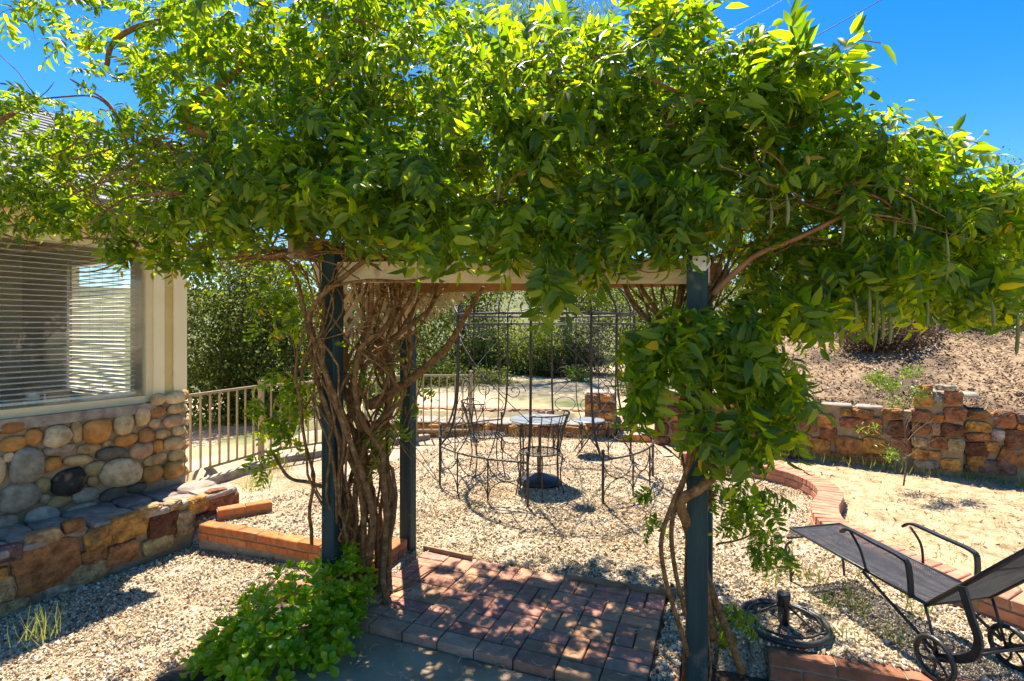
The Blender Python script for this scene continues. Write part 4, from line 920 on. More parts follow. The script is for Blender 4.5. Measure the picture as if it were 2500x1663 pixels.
def stem(root, pts, r0_, r1_, amp=.02, mat='bark', per=6, sides=7):
    c = wob(catmull(pts, per), amp, 4.0); n = len(c)
    c[0] = Vector(pts[0])
    return MB().tube(c, [r0_+(r1_-r0_)*k/(n-1) for k in range(n)], sides).build('stem', M[mat], root, True)

def stems_left(root):
    rnd = random.Random(5)
    for k in range(30):
        bx_, by_ = rnd.uniform(825, 945), rnd.uniform(3.12, 3.7)
        base = P(bx_, 1250, by_); base.z = -.1
        m1 = P(880+(bx_-880)*.7+rnd.uniform(-35, 35), 1150, by_); m2 = P(880+rnd.uniform(-95, 110), 960, by_+rnd.uniform(-.2, .2))
        tx = rnd.triangular(690, 1180, 950); m3 = P(tx*.6+875*.4, 780, by_+rnd.uniform(-.15, .2)); top = P(tx, rnd.uniform(600, 665), rnd.uniform(2.9, 3.8))
        end = top+Vector(((tx-900)/260*.5+rnd.uniform(-.3, .3), rnd.uniform(-.3, .3), rnd.uniform(.1, .5)))
        r_ = rnd.choice([.008, .010, .013, .016, .02]); stem(root, [base, m1, m2, m3, top, end], r_, r_*.5, .06)
    for k in range(9):
        x0 = rnd.uniform(735, 800); pts = [P(x0+rnd.uniform(20, 80), 1330, 3.1), P(x0+rnd.uniform(0, 70), 1120, 3.02), P(x0+rnd.uniform(-20, 30), 900, 3.0), P(x0+rnd.uniform(-30, 80), 740, 3.0), P(x0+rnd.uniform(-120, 160), 600, 3.05)]
        stem(root, pts, rnd.choice([.005, .008, .011]), .004, .06)
    # distinct limbs
    stem(root, [P(900, 990, 3.3), P(985, 940, 3.35), P(1080, 860, 3.4), P(1120, 800, 3.4), P(1180, 700, 3.35)], .036, .012, .01, 'bark')
    stem(root, [P(870, 1390, 3.3), P(850, 1230, 3.2), P(770, 1180, 3.2), P(705, 1165, 3.2), P(660, 1100, 3.25)], .016, .008, .01)
    stem(root, [P(900, 1380, 3.1), P(905, 1240, 3.05), P(850, 1060, 3.02), P(775, 860, 3.0), P(760, 760, 3.0), P(870, 650, 2.98), P(980, 600, 2.95)], .02, .012, .01)
    stem(root, [P(800, 700, 2.98), P(900, 684, 2.9), P(1000, 686, 2.85), P(1120, 660, 2.8), P(1260, 650, 2.75), P(1400, 640, 2.7)], .010, .007, .006)
    stem(root, [P(885, 1390, 3.15), P(880, 1200, 3.1), P(800, 1000, 3.05), P(760, 880, 3.05), P(745, 760, 3.05), P(700, 640, 3.1), P(600, 600, 3.2)], .018, .01, .01)
    stem(root, [P(900, 1000, 3.2), P(850, 920, 3.2), P(770, 960, 3.15), P(740, 1000, 3.15)], .009, .006, .01)
    stem(root, [P(960, 700, 3.4), P(1000, 800, 3.42), P(1040, 850, 3.42), P(1020, 960, 3.42), P(1000, 1040, 3.4)], .007, .004, .02)
    for k in range(26):                                                # loops round both left posts
        x0 = rnd.uniform(760, 1010); y0 = rnd.uniform(640, 1150); d = rnd.uniform(3.0, 3.6); a = P(x0, y0, d)
        pts = [a]+[a+Vector((rnd.uniform(-.22, .22)*t, rnd.uniform(-.15, .15)*t, rnd.uniform(-.35, .35)*t)) for t in (.4, .8, 1.2, 1.5)]
        stem(root, pts, rnd.choice([.003, .004, .006]), .002, .05, sides=5)
    for k in range(110):                                                # tangle under and inside the canopy
        x0 = rnd.uniform(330, 1150); y0 = rnd.uniform(470, 650); d = rnd.uniform(2.7, 3.8)
        a = P(x0, y0, d); dirx = rnd.choice([-1, 1]); L = rnd.uniform(.4, 1.1)
        pts = [a]+[a+Vector((dirx*L*t, rnd.uniform(-.2, .2)*t, rnd.uniform(-.12, .2)*t)) for t in (.35, .7, 1)]
        r_ = rnd.choice([.004, .005, .007, .010]); stem(root, pts, r_, r_*.5, .05, sides=5)
    stem(root, [P(520, 330, 3.0), P(450, 300, 3.0), P(480, 250, 3.0), P(560, 190, 3.05), P(640, 90, 3.1)], .03, .022, .01, 'redbark')
    stem(root, [P(560, 380, 3.1), P(520, 330, 3.0)], .034, .03, .004, 'redbark')
    stem(root, [P(560, 420, 3.1), P(420, 360, 3.15), P(330, 340, 3.2), P(250, 240, 3.2), P(170, 190, 3.2)], .013, .005, .02)
    stem(root, [P(260, 160, 3.2), P(275, 110, 3.2), P(340, 65, 3.2), P(440, 40, 3.2)], .014, .018, .01)
    stem(root, [P(420, 410, 3.2), P(200, 410, 3.2), P(0, 415, 3.2), P(-200, 420, 3.2)], .009, .005, .02)
    stem(root, [P(320, 400, 3.2), P(300, 320, 3.2), P(240, 235, 3.2), P(110, 240, 3.2), P(-60, 235, 3.2)], .009, .003, .02)
    for k in range(46):
        x0 = rnd.uniform(-50, 1100); y0 = rnd.uniform(0 if x0 > 550 else 260, 450); d = rnd.uniform(2.5, 3.8); a = P(x0, y0, d)
        pts = [a]+[a+Vector((rnd.uniform(-.5, .5)*t, rnd.uniform(-.3, .3)*t, rnd.uniform(-.5, .35)*t)) for t in (.4, .8, 1.2)]
        stem(root, pts, rnd.choice([.003, .005, .008]), .002, .04, sides=5)
def stems_right(root):
    rnd = random.Random(9)
    for k in range(26):
        base = P(rnd.uniform(1660, 1735), 1200, rnd.uniform(2.3, 2.62)); base.z = -.15
        if k < 14:
            tx = rnd.uniform(1480, 1680); pts = [P(1690+rnd.uniform(-30, 20), 1060, 2.5), P(1680+rnd.uniform(-30, 40), 900, 2.55), P(tx*.5+830, 770, 2.6), P(tx, rnd.uniform(600, 700), 2.7), P(tx-rnd.uniform(40, 260), rnd.uniform(540, 620), 2.8)]
        else:
            tx = rnd.uniform(1660, 1900); pts = [P(1700+rnd.uniform(-30, 30), 1000, 2.4), P(1700+rnd.uniform(-20, 30), 820, 2.45), P(tx*.5+850, 700, 2.5), P(tx, rnd.uniform(500, 600), 2.6)]
        pts = ([base, P(1690, 1250, 2.42)] if k % 4 == 0 else [])+pts
        r_ = rnd.choice([.007, .01, .013, .016]); stem(root, pts, r_, r_*.5, .035)
    stem(root, [P(1680, 1600, 2.3), P(1625, 1420, 2.28), P(1612, 1320, 2.28), P(1640, 1230, 2.28), P(1675, 1150, 2.28), P(1690, 1050, 2.28)], .010, .010, .006)
    stem(root, [P(1672, 1500, 2.32), P(1645, 1380, 2.34), P(1640, 1280, 2.34), P(1665, 1190, 2.32), P(1700, 1090, 2.3)], .010, .011, .006)
    stem(root, [P(1810, 1640, 2.42), P(1760, 1500, 2.44), P(1720, 1390, 2.46), P(1705, 1300, 2.48), P(1740, 1200, 2.46)], .019, .016, .006)
    stem(root, [P(1740, 1560, 2.46), P(1712, 1400, 2.44), P(1680, 1290, 2.36), P(1662, 1225, 2.27), P(1710, 1190, 2.24), P(1745, 1150, 2.28), P(1700, 1120, 2.34), P(1680, 1080, 2.36), P(1710, 1040, 2.3), P(1730, 960, 2.3)], .026, .016, .004)
    stem(root, [P(1740, 720, 2.4), P(1790, 670, 2.4), P(1850, 620, 2.4), P(1950, 580, 2.42), P(2040, 535, 2.45), P(2150, 480, 2.5)], .016, .008, .01, 'redbark')
    stem(root, [P(1700, 560, 2.5), P(1700, 450, 2.55), P(1660, 330, 2.6), P(1600, 260, 2.6)], .015, .008, .02)
    stem(root, [P(1750, 1330, 2.5), P(1800, 1320, 2.5), P(1850, 1300, 2.5)], .006, .003, .01)
    for k in range(80):
        x0 = rnd.uniform(1250, 2250); y0 = rnd.uniform(np.interp(x0, [1250, 1700, 1950, 2120, 2250], [60, 150, 260, 380, 480]), 660); d = rnd.uniform(2.3, 3.2); a = P(x0, y0, d)
        pts = [a]+[a+Vector((rnd.uniform(-.5, .5)*t, rnd.uniform(-.3, .3)*t, rnd.uniform(-.3, .1)*t)) for t in (.3, .6, .9)]
        stem(root, pts, rnd.choice([.003, .005, .008]), .002, .04, sides=5)

LEFT = [(250, 420, 3.2, 300, 100, .6, 340, .72, .25), (90, 330, 3.3, 190, 90, .5, 130, .72, .1), (60, 470, 3.0, 180, 80, .4, 150, .72, .3), (500, 320, 3.1, 250, 220, .7, 470, .8, .2),
        (430, 130, 3.3, 230, 130, .6, 190, .8, .1), (730, 120, 3.1, 260, 200, .8, 480, 1.0, .2), (760, 400, 2.8, 240, 170, .7, 480, 1.0, .3), (1000, 230, 3.0, 250, 250, .9, 560, 1.0, .25),
        (420, 545, 3.0, 180, 55, .35, 90, .85, .6), (150, 60, 3.1, 190, 60, .4, 40, .95, .2), (960, 480, 2.5, 230, 110, .5, 340, 1.05, .5), (600, 500, 2.7, 180, 90, .4, 160, 1.0, .5),
        (560, 600, 3.5, 150, 40, .4, 30, .8, .3), (1050, 600, 2.25, 70, 50, .12, 16, 1.2, 1.6), (930, 560, 2.3, 60, 30, .12, 8, 1.1, 1.5), (500, 640, 2.9, 40, 30, .1, 8, 1.0, 1.4), (400, 610, 2.9, 60, 30, .2, 16, 1.0, 1.2), (300, 620, 3.0, 90, 25, .2, 16, .9, 1.2),
        (690, 740, 3.4, 80, 110, .25, 70, .75, .4), (690, 1000, 3.2, 70, 110, .2, 70, .75, .5), (880, 900, 3.0, 70, 110, .15, 16, .7, .5), (640, 1120, 3.2, 30, 60, .1, 14, .6, .8), (1020, 960, 3.45, 100, 100, .2, 90, .8, .5), (970, 1080, 3.3, 80, 70, .15, 50, .8, .6), (1010, 1150, 3.3, 40, 60, .1, 10, .8, .9), (1070, 880, 3.5, 50, 40, .1, 14, .6, .4), (680, 440, 4.0, 260, 90, .5, 330, 1.0, .1), (480, 420, 3.9, 150, 80, .4, 130, .9, .1), (1000, 40, 3.0, 320, 60, .5, 130, .9, .0), (450, 40, 3.2, 200, 60, .4, 80, .85, .0), (150, 535, 2.9, 190, 32, .2, 64, .8, .6), (60, 270, 3.2, 120, 50, .3, 40, .8, .0)]
RIGHT = [(1280, 330, 2.8, 260, 250, .8, 560, 1.0, .3), (1500, 230, 2.8, 260, 220, .8, 560, 1.0, .1), (1330, 560, 2.45, 240, 60, .35, 150, 1.05, .8), (1720, 300, 2.7, 240, 190, .7, 480, 1.05, .0),
         (1870, 230, 2.6, 160, 90, .5, 130, 1.1, -.1), (1930, 440, 2.6, 250, 180, .6, 460, .92, .15), (2180, 530, 2.7, 220, 130, .5, 350, .92, .1), (2400, 580, 2.8, 180, 130, .5, 260, 1.0, .1),
         (2040, 650, 2.5, 230, 90, .4, 240, .92, .6), (2330, 680, 2.6, 180, 70, .4, 130, 1.0, .6), (1560, 480, 2.5, 200, 90, .4, 190, 1.0, .4), (1400, 620, 2.3, 80, 45, .15, 22, 1.15, 1.3), (1335, 690, 2.2, 45, 45, .08, 12, 1.2, 1.7), (1480, 660, 2.3, 50, 40, .1, 8, 1.1, 1.4), (1230, 600, 2.3, 60, 30, .1, 6, 1.1, 1.4), (1600, 60, 2.5, 130, 40, .2, 22, 1.35, -.5), (1930, 170, 2.4, 110, 40, .2, 24, 1.4, -.3), (2030, 230, 2.4, 60, 50, .15, 14, 1.35, -.2), (2250, 390, 2.5, 120, 40, .2, 28, 1.35, -.4), (2430, 480, 2.6, 90, 40, .2, 22, 1.3, -.3), (2420, 730, 2.5, 130, 50, .25, 60, 1.0, .9),
         (1610, 850, 2.22, 100, 70, .15, 56, 1.05, .6), (1700, 800, 2.15, 110, 50, .1, 36, 1.05, .6), (1810, 870, 2.2, 150, 105, .2, 100, 1.1, .6), (1890, 980, 2.25, 110, 120, .2, 66, 1.1, .9), (1780, 1060, 2.1, 110, 70, .12, 30, 1.2, 1.2), (1570, 960, 2.2, 55, 80, .1, 26, 1.15, 1.2),
         (1800, 1220, 2.55, 110, 110, .2, 90, .6, .7), (1880, 1340, 2.55, 60, 60, .12, 36, .55, 1.0), (1600, 1250, 2.4, 40, 60, .08, 12, .55, .8), (1790, 1520, 2.55, 70, 60, .12, 34, .6, .5), (1900, 775, 2.3, 130, 65, .25, 74, 1.0, .5),
         (1250, 300, 3.9, 380, 90, .7, 280, 1.0, .1), (1500, 430, 3.9, 250, 80, .7, 290, 1.0, .1), (1000, 520, 4.0, 280, 50, .5, 260, 1.0, .1), (1350, 500, 4.3, 330, 70, .6, 470, 1.0, .1), (1230, 430, 4.8, 280, 60, .5, 300, 1.0, .1), (2090, 370, 2.6, 120, 80, .4, 130, .95, .0), (2290, 470, 2.7, 150, 70, .4, 120, .95, .0), (1640, 500, 3.6, 160, 70, .5, 130, 1.0, .1), (2060, 725, 2.5, 220, 50, .3, 90, .95, .9), (1560, 590, 2.3, 130, 40, .25, 60, 1.0, .8), (1700, 520, 2.2, 120, 50, .2, 60, 1.0, .7)]
PODL = [(667, 190, 305, 2.6), (557, 200, 310, 2.6), (590, 180, 310, 2.7)]
PODR = [(1220, 360, 490, 2.4), (1345, 240, 330, 2.5), (1475, 160, 300, 2.5), (1880, 490, 560, 2.3), (1920, 470, 552, 2.2), (1864, 300, 400, 2.4), (2310, 560, 690, 2.3), (2225, 490, 570, 2.3), (2185, 520, 600, 2.4), (2115, 640, 830, 2.3), (2122, 680, 820, 2.3), (2140, 700, 860, 2.3), (2150, 720, 835, 2.3), (2085, 720, 800, 2.3), (2050, 750, 850, 2.3), (1995, 760, 840, 2.3), (2420, 730, 800, 2.3), (2483, 760, 870, 2.3), (2010, 700, 790, 2.35), (1615, 380, 460, 2.4), (2170, 750, 840, 2.3), (1940, 960, 1060, 2.2), (1960, 900, 960, 2.2), (1590, 560, 640, 2.3), (2060, 500, 600, 2.4), (2260, 700, 800, 2.4), (1700, 350, 440, 2.4)]
wisteria('thick stemmed wisteria climbing the left arbor posts and spreading over the house corner', stems_left, LEFT, (-.95, 3.35, -.1), PODL)
wisteria('wisteria twined round the right arbor post, canopy hung with long green pods', stems_right, RIGHT, (.95, 2.45, -.2), PODR)

vine_r = bpy.data.objects['wisteria_vine.001']
MB().tube(catmull([P(1990, 210, 2.3), P(2040, 120, 2.3), P(2090, 100, 2.3), P(2150, 105, 2.3)], 5), .0022, 5).build('stem', M['bark'], vine_r, True)
for (a, b_, L_) in (((2100, 100), (2095, 32), .12), ((2128, 103), (2115, 78), .05), ((2150, 106), (2200, 160), .12)):
    v_, f_ = leaflet(L_, L_*.36, .3, .1); p0, p1 = P(*a, 2.3), P(*b_, 2.28); y_ = (p1-p0).normalized(); z_ = Vector((.2, -1, .3)); x_ = y_.cross(z_).normalized(); z_ = x_.cross(y_)
    MB().add([p0+x_*q_[0]+y_*q_[1]+z_*q_[2] for q_ in v_], f_).build('leaf', M['wist'], vine_r, True)
# ------------------------------------------------------------------ leafy shrub at bottom left
def rosette(seed):
    rnd = random.Random(seed); b = MB()
    for k in range(9):
        a = k*2.4; el_ = R(12+k*7.5); L = rnd.uniform(.052, .07)*(1-.035*k); hw = L*.27
        d = Vector((math.cos(a)*math.cos(el_), math.sin(a)*math.cos(el_), math.sin(el_))); x = d.cross(Vector((0, 0, 1))).normalized(); z = x.cross(d)
        pts = [(0, 0, 0), (-hw*.55, L*.4, .003), (0, L*.4, -.001), (hw*.55, L*.4, .003), (-hw, L*.72, .004), (0, L*.75, 0), (hw, L*.72, .004), (-hw*.5, L*.95, -.001), (0, L, -.003), (hw*.5, L*.95, -.001)]
        f = [(0, 2, 1), (0, 3, 2), (1, 2, 5, 4), (2, 3, 6, 5), (4, 5, 8, 7), (5, 6, 9, 8)]
        b.add([x*p[0]+d*p[1]+z*p[2] for p in pts], f)
    return b.mesh('leaf_whorl', M['pitto'], True)
RO = [rosette(k) for k in range(5)]
shb = thing('leafy_shrub', 'bright green rounded shrub at the foot of the left arbor post', 'shrub', (-1.1, 2.9, -.1))
rnd = random.Random(3); SB = [(-1.15, 2.85, .0, .34, .34, .30), (-.98, 3.1, .08, .16, .2, .24), (-1.2, 2.6, -.02, .26, .2, .26), (-1.42, 2.72, -.06, .2, .17, .18), (-.93, 2.75, -.02, .13, .25, .18)]
for k in range(298):
    c = SB[rnd.choices(range(5), [10, 4, 6, 4, 3])[0]]
    u = Vector((rnd.gauss(0, 1), rnd.gauss(0, 1), abs(rnd.gauss(0, 1)))).normalized()*rnd.uniform(.72, 1.03)
    p = Vector((c[0]+u.x*c[3], c[1]+u.y*c[4], c[2]+u.z*c[5])); nrm = (u+Vector((0, 0, .9))).normalized()
    Mx = nrm.to_track_quat('Z', 'Y').to_matrix().to_4x4()@Matrix.Rotation(rnd.uniform(0, 6), 4, 'Z')@Matrix.Diagonal([rnd.uniform(.8, 1.25)]*3+[1]); Mx.translation = p
    inst('leaf_whorl', rnd.choice(RO), Mx, shb)
    if k % 6 == 0: MB().tube([Vector((c[0], c[1], -.15)), Vector((c[0], c[1], -.1)).lerp(p, .5)+Vector((0, 0, .03)), p], [.006, .004, .002], 5).build('stem', M['bark'], shb, True)
inn = np.array([[rnd.gauss(c[0], c[3]*.45), rnd.gauss(c[1], c[4]*.45), abs(rnd.gauss(0, .5))*c[5]*.8+c[2]-.05] for c in SB for _ in range(150)])
sl1 = templ(*leaflet(.045, .022)); q = len(inn)
place(bpy.data.objects.new('inner_foliage', merge('inner_foliage', [sl1], np.zeros(q, int), rand_rots(q, np.ones(q)), inn, M['pitto'])), shb)['kind'] = 'stuff'

# ------------------------------------------------------------------ trees and bushes behind
rh = templ([(0,0,0),(-.28,.45,.06),(.28,.45,.06),(0,1,-.08)], [(0,2,1),(1,2,3)])
nl = templ([(0,0,0),(-.09,.5,.02),(.09,.5,.02),(0,1,-.15)], [(0,2,1),(1,2,3)])
def crown(n, blobs, size, tm, mat, parent, clump=.22, per=18, hang=False):
    Ps = []
    for (c, r, wgt) in blobs:
        m_ = max(1, int(n*wgt/per)); u = np.random.normal(size=(m_, 3)); u /= np.linalg.norm(u, axis=1)[:, None]; u *= (np.random.rand(m_)**(1/2.6))[:, None]
        cc = np.array(c)+u*np.array(r); pp = np.repeat(cc, per, 0)+np.random.normal(size=(m_*per, 3))*clump*np.array([1, 1, 1.6 if hang else .7]); Ps.append(pp)
    Ps = np.concatenate(Ps); k = len(Ps)
    if hang:
        d = np.random.normal(size=(k, 3))*.3+np.array([0, 0, -1.]); rt = frame_rots(d, np.random.normal(size=(k, 3)), np.random.uniform(.6, 1.2, k)*size)
    else:
        d = np.random.normal(size=(k, 3))+np.array([0, 0, -.2]); up = np.random.normal(size=(k, 3))*.7+np.array([0, 0, 1.]); rt = frame_rots(d, up, np.random.uniform(.6, 1.2, k)*size)
    o = place(bpy.data.objects.new('crown', merge('crown', [tm], np.zeros(k, int), rt, Ps, mat)), parent); o['kind'] = 'stuff'; return o
def tree(name, label, px, d, zb, blobs_px, n, size, mat, bark='treebark', tr=.12, tm=rh, clump=.22, cat='tree', group=None, hang=False, limbs=7, per=18):
    base = Vector(((px-1250)/F*d, d, zb)); root = thing(name, label, cat, base, group or {'oak_tree': 'oaks beyond the yard', 'bush': 'bushes on the slopes'}.get(name))
    bl = []
    tot = sum(b_[2]*b_[3]*b_[4] for b_ in blobs_px)
    for (bx_, by_, rx, ry, rd) in blobs_px:
        bl.append((tuple(P(bx_, by_, d)), (rx/F*d, rd, ry/F*d), rx*ry*rd/tot))
    top = Vector(bl[0][0])
    MB().tube(wob(catmull([base-Vector((0, 0, .3)), base.lerp(top, .3)+Vector((.1, 0, 0)), base.lerp(top, .7), top], 5), tr*.6, 1.5), [tr*(1-.055*k) for k in range(16)], 8).build('trunk', M[bark], root, True)
    for k in range(limbs):
        c = bl[k % len(bl)]; e = Vector([c[0][i]+random.uniform(-.8, .8)*c[1][i] for i in range(3)]); s0 = base.lerp(top, random.uniform(.15, .75))
        MB().tube(wob(catmull([s0, s0.lerp(e, .5)+Vector((0, 0, .15)), e], 5), tr*.8, 2), [tr*.45*(1-.085*i) for i in range(11)], 6).build('limb', M[bark], root, True)
    crown(n, bl, size, tm, M[mat], root, clump, per, hang); return root
tree('oak_tree', 'dark dense oak beyond the fence beside the house corner', 560, 10, -1.2, [(560, 760, 150, 190, 1.3), (520, 980, 130, 130, 1.0), (640, 900, 110, 130, 1.0)], 24000, .085, 'oak', clump=.2)
tree('oak_tree', 'paler oak behind the metal fence post left of the vine trunk', 720, 11.5, -.9, [(720, 740, 130, 150, 1.4), (740, 930, 130, 120, 1.1), (620, 640, 100, 90, 1.0)], 15000, .085, 'oak', clump=.2)
tree('oak_tree', 'large background oak seen between the left vine stems', 930, 14, -.3, [(930, 700, 170, 150, 1.8), (900, 880, 150, 110, 1.2), (1010, 800, 110, 110, 1.2)], 15000, .10, 'oak', clump=.25)
tree('oak_tree', 'oak behind the left side of the gazebo', 1130, 17, .2, [(1120, 690, 120, 120, 2.0), (1090, 860, 90, 90, 1.2), (1180, 840, 60, 80, 1.0)], 14000, .11, 'oak', clump=.26)
tree('oak_tree', 'tall oak with spreading crown behind the gazebo dome', 1380, 22, .4, [(1360, 680, 150, 80, 2.2), (1460, 740, 90, 80, 2.0), (1260, 650, 90, 60, 2.0)], 15000, .13, 'oak', clump=.3)
tree('oak_tree', 'oak behind the right arbor post', 1620, 15, .7, [(1600, 740, 150, 130, 1.8), (1560, 850, 110, 90, 1.3), (1700, 700, 110, 110, 1.3)], 14000, .10, 'oak', clump=.25)
tree('oak_tree', 'oak on the slope behind the hanging pods', 1900, 13.5, 1.8, [(1880, 640, 170, 130, 1.6), (2000, 680, 120, 110, 1.3)], 14000, .09, 'oak', clump=.25)
tree('oak_tree', 'oak above the mulch slope at the right edge', 2470, 12, 2.6, [(2470, 480, 90, 100, 1.0), (2440, 600, 120, 100, 1.2), (2560, 560, 120, 120, 1.0)], 14000, .07, 'oak', clump=.2)
tree('oak_tree', 'oak on the slope right of the pods', 2230, 13, 2.3, [(2220, 640, 150, 110, 1.4), (2320, 600, 110, 90, 1.2)], 12000, .085, 'oak', clump=.22)
tree('pepper_tree', 'tall weeping fine leaved tree rising behind the top of the vine', 1330, 17, .3, [(1300, 40, 210, 150, 1.8), (1420, 130, 110, 110, 1.5), (1150, 130, 160, 130, 1.6), (1280, 260, 200, 120, 1.5)], 24000, .16, 'lime', tm=nl, clump=.24, hang=True, tr=.2)
def bush(name, label, px, py, d, rx, ry, rd, n, size, mat, tm=rh, group=None, clump=.12):
    zb = float(terr_z(np.array([(px-1250)/F*d]), np.array([d]))[0])
    return tree(name, label, px, d, zb, [(px, py, rx, ry, rd), (px-rx*.4, py+ry*.4, rx*.6, ry*.6, rd*.7)], n, size, mat, tr=.035, tm=tm, clump=clump, cat='bush', group=group, limbs=5)
bush('bush', 'bright yellow green bush on the slope behind the gazebo', 1330, 845, 15, 120, 75, 1.0, 11000, .09, 'sage')
bush('bush', 'tall yellow green bush left of the grey one behind the gazebo', 1215, 850, 16, 90, 85, 1.0, 9000, .09, 'sage')
bush('bush', 'grey leaved bush on the slope behind the gazebo right side', 1430, 850, 15, 60, 75, .8, 6000, .08, 'greyshrub')
bush('bush', 'small brown dry bush at the bottom of the slope', 1370, 895, 14.5, 50, 25, .5, 2500, .07, 'brownshrub')
bush('bush', 'small round green bush at the edge of the dry slope', 1412, 912, 13, 18, 18, .22, 900, .07, 'lime')
bush('bush', 'low green bush beside the fence end behind the gazebo', 1190, 930, 13, 70, 30, .6, 3000, .08, 'sage')
bush('bush', 'dry brown brush pile on the mulch slope', 2170, 815, 7.3, 110, 45, .45, 5000, .055, 'brownshrub', clump=.08)
bush('bush', 'light green bush above the mulch on the right slope', 2330, 740, 7.9, 170, 75, .5, 12000, .05, 'sage', clump=.1)
bush('bush', 'green bush above the brush pile on the slope', 2060, 745, 8.7, 150, 75, .6, 10000, .055, 'sage', clump=.1)
bush('bush', 'small bright bush low on the mulch slope at right', 2440, 780, 7.3, 90, 45, .35, 4000, .042, 'lime', clump=.07)
bush('bush', 'shady bush under the oak left of the slope', 1960, 800, 9.6, 90, 45, .6, 4500, .06, 'oak', clump=.12)
bush('bush', 'yellowish bush above the steps behind the right post', 1580, 930, 11, 70, 35, .5, 3000, .065, 'sage', clump=.12)
bush('bush', 'olive bush far up the slope behind the right post', 1760, 870, 11, 110, 60, .8, 6000, .07, 'oak', clump=.15)
bush('bush', 'undergrowth bush behind the fence pickets near the house', 520, 1090, 9, 90, 70, .5, 3500, .06, 'sage', clump=.12)
bush('bush', 'dark thicket low behind the middle of the metal fence', 660, 1000, 9.8, 130, 90, .6, 6000, .065, 'oak', clump=.14)
bush('bush', 'dark thicket behind the vine trunk and fence end', 900, 960, 11, 150, 70, .7, 6000, .07, 'oak', clump=.16)
bush('bush', 'olive thicket between fence end and gazebo left side', 1060, 930, 12.5, 90, 60, .7, 5000, .075, 'oak', clump=.16)
bush('bush', 'undergrowth bush behind the fence right of its post', 760, 1010, 9.6, 120, 70, .6, 4500, .065, 'sage', clump=.12)

bush('bush', 'wide olive thicket along the far edge of the dry slope', 1290, 905, 15.5, 120, 30, .7, 6000, .085, 'sage', clump=.16)
bush('bush', 'dark bush far behind the gazebo left of the bright one', 1130, 900, 15.5, 90, 50, .8, 6000, .09, 'oak', clump=.18)
# thin sapling before the right wall
sb = G(2205, 1185, .12); sap = thing('sapling', 'thin half bare sapling with lime leaves before the stone wall', 'sapling', sb)
MB().tube(wob(catmull([sb, P(2215, 1090, sb.y), P(2205, 1000, sb.y), P(2235, 930, sb.y)], 5), .012, 5), [.008-.0004*k for k in range(16)], 6).build('trunk', M['treebark'], sap, True)
rnd = random.Random(11)
for k in range(26):
    t = rnd.uniform(.25, 1); s0 = sb.lerp(P(2215, 960, sb.y), t); a = rnd.uniform(-1, 1); L = rnd.uniform(.12, .38)
    e = s0+Vector((a*L, rnd.uniform(-.15, .15), L*rnd.uniform(.1, .8)))
    MB().tube(wob(catmull([s0, s0.lerp(e, .5)+Vector((0, 0, .02)), e], 3), .015, 6), [.004, .0035, .003, .0025, .002, .0015, .001], 4).build('twig', M['treebark'], sap, True)
bl = [(tuple(P(x, y, sb.y)), (.07, .07, .05), wgt) for x, y, wgt in ((2140, 925, .2), (2180, 940, .2), (2230, 910, .16), (2240, 960, .14), (2190, 980, .1), (2120, 1050, .06), (2180, 1110, .14), (2150, 920, .1))]
crown(1100, bl, .055, nl, M['lime'], sap, .035, 10)

# weeds along the wall foot, in the gravel and by the ledge
def tufts(name, label, spots, n, h, mat):
    pts, ds, sc = [], [], []
    for (x, y, z, r_) in spots:
        for _ in range(n):
            pts.append((x+random.gauss(0, r_), y+random.gauss(0, r_), z)); ds.append((random.gauss(0, .35), random.gauss(0, .35), 1)); sc.append(random.uniform(.4, 1.1)*h)
    pts, ds, sc = np.array(pts), np.array(ds), np.array(sc); rt = frame_rots(ds, np.random.normal(size=ds.shape), sc); rt[:, :, 0] *= .05*0.1/h*1.2
    tag(place(bpy.data.objects.new(name, merge(name, [blade], np.zeros(len(pts), int), rt, pts, M[mat]))), label, 'weeds', kind='stuff')
tufts('weeds', 'green weeds along the foot of the right stone wall', [tuple(WA+WD*q_-WN*.12)[:2]+(.12, .06) for q_ in np.arange(.8, 4.4, .12)], 22, .13, 'grass')
tufts('gravel_weeds', 'grass tufts growing in the gravel beside the chaise', [tuple(G(x, y))[:2]+(0, .05) for x, y in ((2100, 1500), (2080, 1460), (2220, 1450), (2030, 1480), (1990, 1420), (2170, 1560), (2060, 1560), (1880, 1420), (2300, 1390), (2120, 1420), (2240, 1500))], 30, .12, 'grass')
tufts('ledge_weeds', 'grass tufts at the end of the stone ledge by the fence', [tuple(G(x, y))[:2]+(0, .05) for x, y in ((620, 1185), (650, 1175), (690, 1150), (610, 1200), (100, 1560), (640, 1195))], 36, .2, 'grass')
tufts('dry_stalks', 'dry grass stalks standing in the gravel round the gazebo', [(random.uniform(-1.2, 2.2), random.uniform(3.9, 7.5), 0, .08) for _ in range(120)], 5, .1, 'straw')
tufts('terrace_grass', 'dry grass fringe at the foot of the back terrace wall', [(-2+k*.1, 8.12-k*.012, 0, .05) for k in range(34)], 14, .14, 'straw')
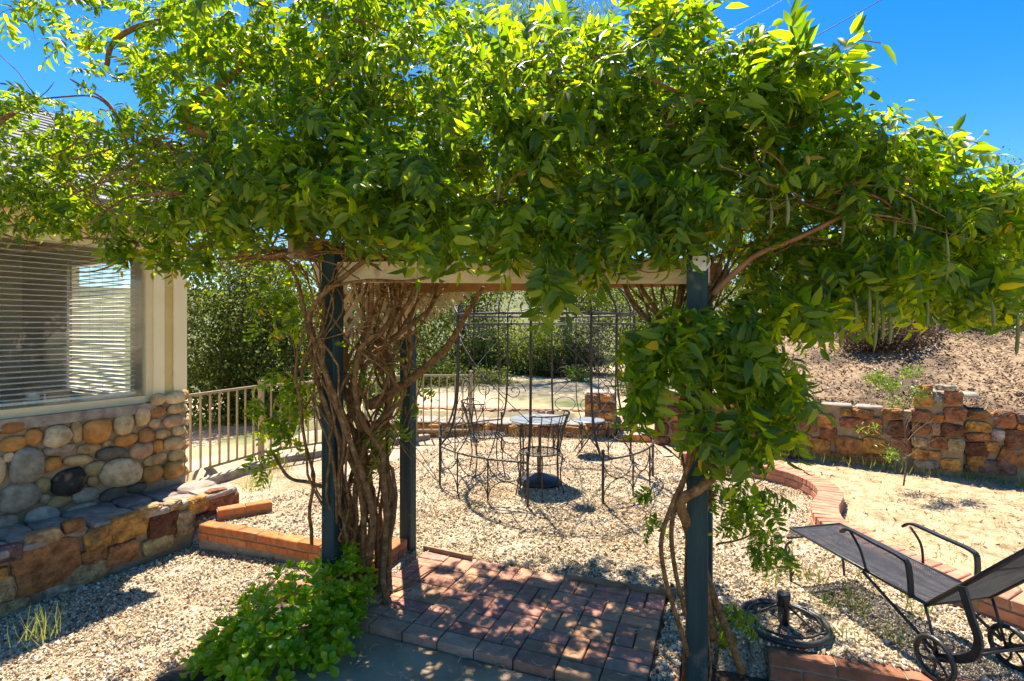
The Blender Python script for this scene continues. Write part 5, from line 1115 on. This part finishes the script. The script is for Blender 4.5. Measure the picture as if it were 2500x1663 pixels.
# curled dry bits on the brick floor and path
curl = []
pts, sc = [], []
cb_ = MB(); cb_.tube([Vector((math.cos(t)*.03, math.sin(t)*.03, .004+.004*math.sin(t*2))) for t in np.linspace(0, 2.2, 6)], .002, 3, cap=False); ct = templ(cb_.v, cb_.f)
n = 330; aa = np.random.uniform(-.05, 1.65, n); bb = -np.random.uniform(0.0, 1.6, n)
loc = np.array([tuple(O+wv*a+vv*b_+Vector((0, 0, .005 if b_ > -.93 else -.038))) for a, b_ in zip(aa, bb)])
an = np.random.uniform(0, 6.28, n); sc = np.random.uniform(.4, 1.2, n); rt = np.zeros((n, 3, 3)); rt[:, 0, 0] = np.cos(an)*sc; rt[:, 0, 1] = -np.sin(an)*sc; rt[:, 1, 0] = np.sin(an)*sc; rt[:, 1, 1] = np.cos(an)*sc; rt[:, 2, 2] = sc
tag(place(bpy.data.objects.new('fallen_stalks', merge('fallen_stalks', [ct], np.zeros(n, int), rt, loc, M['litter']))), 'curled dry leaf stalks lying on the brick floor and path', 'litter', kind='stuff')
n = 900; aa = np.random.normal(.6, 1.3, n); bb = np.random.normal(-.2, 1.0, n)
loc = np.array([tuple(O+wv*a+vv*b_) for a, b_ in zip(aa, bb)]); k_ = yard_ok(loc[:, 0], loc[:, 1]); loc = loc[k_]; loc[:, 2] = yard_z(loc[:, 0], loc[:, 1])+.008; n = len(loc)
tag(place(bpy.data.objects.new('fallen_leaves', merge('fallen_leaves', [templ(*leaflet(.05, .022, .6, .3))], np.zeros(n, int), flatrots(n, np.random.uniform(.5, 1, n), np.random.uniform(.5, 1, n), .3), loc, M['litter']))), 'dry brown fallen leaves on the gravel round the arbor', 'fallen leaves', kind='stuff')
# pale rock and a rough lump standing in for black plastic by the shrub
tag(inst('pale_rock', rockmesh('pale_rock', M['stonegrey'], 2, .8, .15, 3), Matrix.Translation(G(590, 1535, -.22)+Vector((0, 0, .02)))@Matrix.Diagonal((.07, .05, .04, 1))), 'pale grey rock in the gravel left of the shrub', 'rock')
tag(inst('black_plastic', rockmesh('black_plastic', M['black'], 2, .8, .15, 5), Matrix.Translation(G(640, 1480, -.22)+Vector((0, 0, .03)))@Matrix.Diagonal((.06, .05, .05, 1))), 'black plastic lump behind the shrub beside the gravel', 'rock')

# ------------------------------------------------------------------ overhead cables
for a, b_, r_, lab in (((2420, -155, 16), (1500, 345, 19), .014, 'thick dark overhead cable crossing the blue sky'), ((2200, -175, 18), (1500, 225, 22), .006, 'thin pale overhead wire left of the thick cable')):
    p, q = P(*a), P(*b_); tag(MB().tube([p.lerp(q, t/12)-Vector((0, 0, .15*math.sin(math.pi*t/12))) for t in range(13)], r_, 5).build('overhead_cable', M['black'] if r_ > .01 else M['steel'], None, True), lab, 'cable', 'overhead cables')
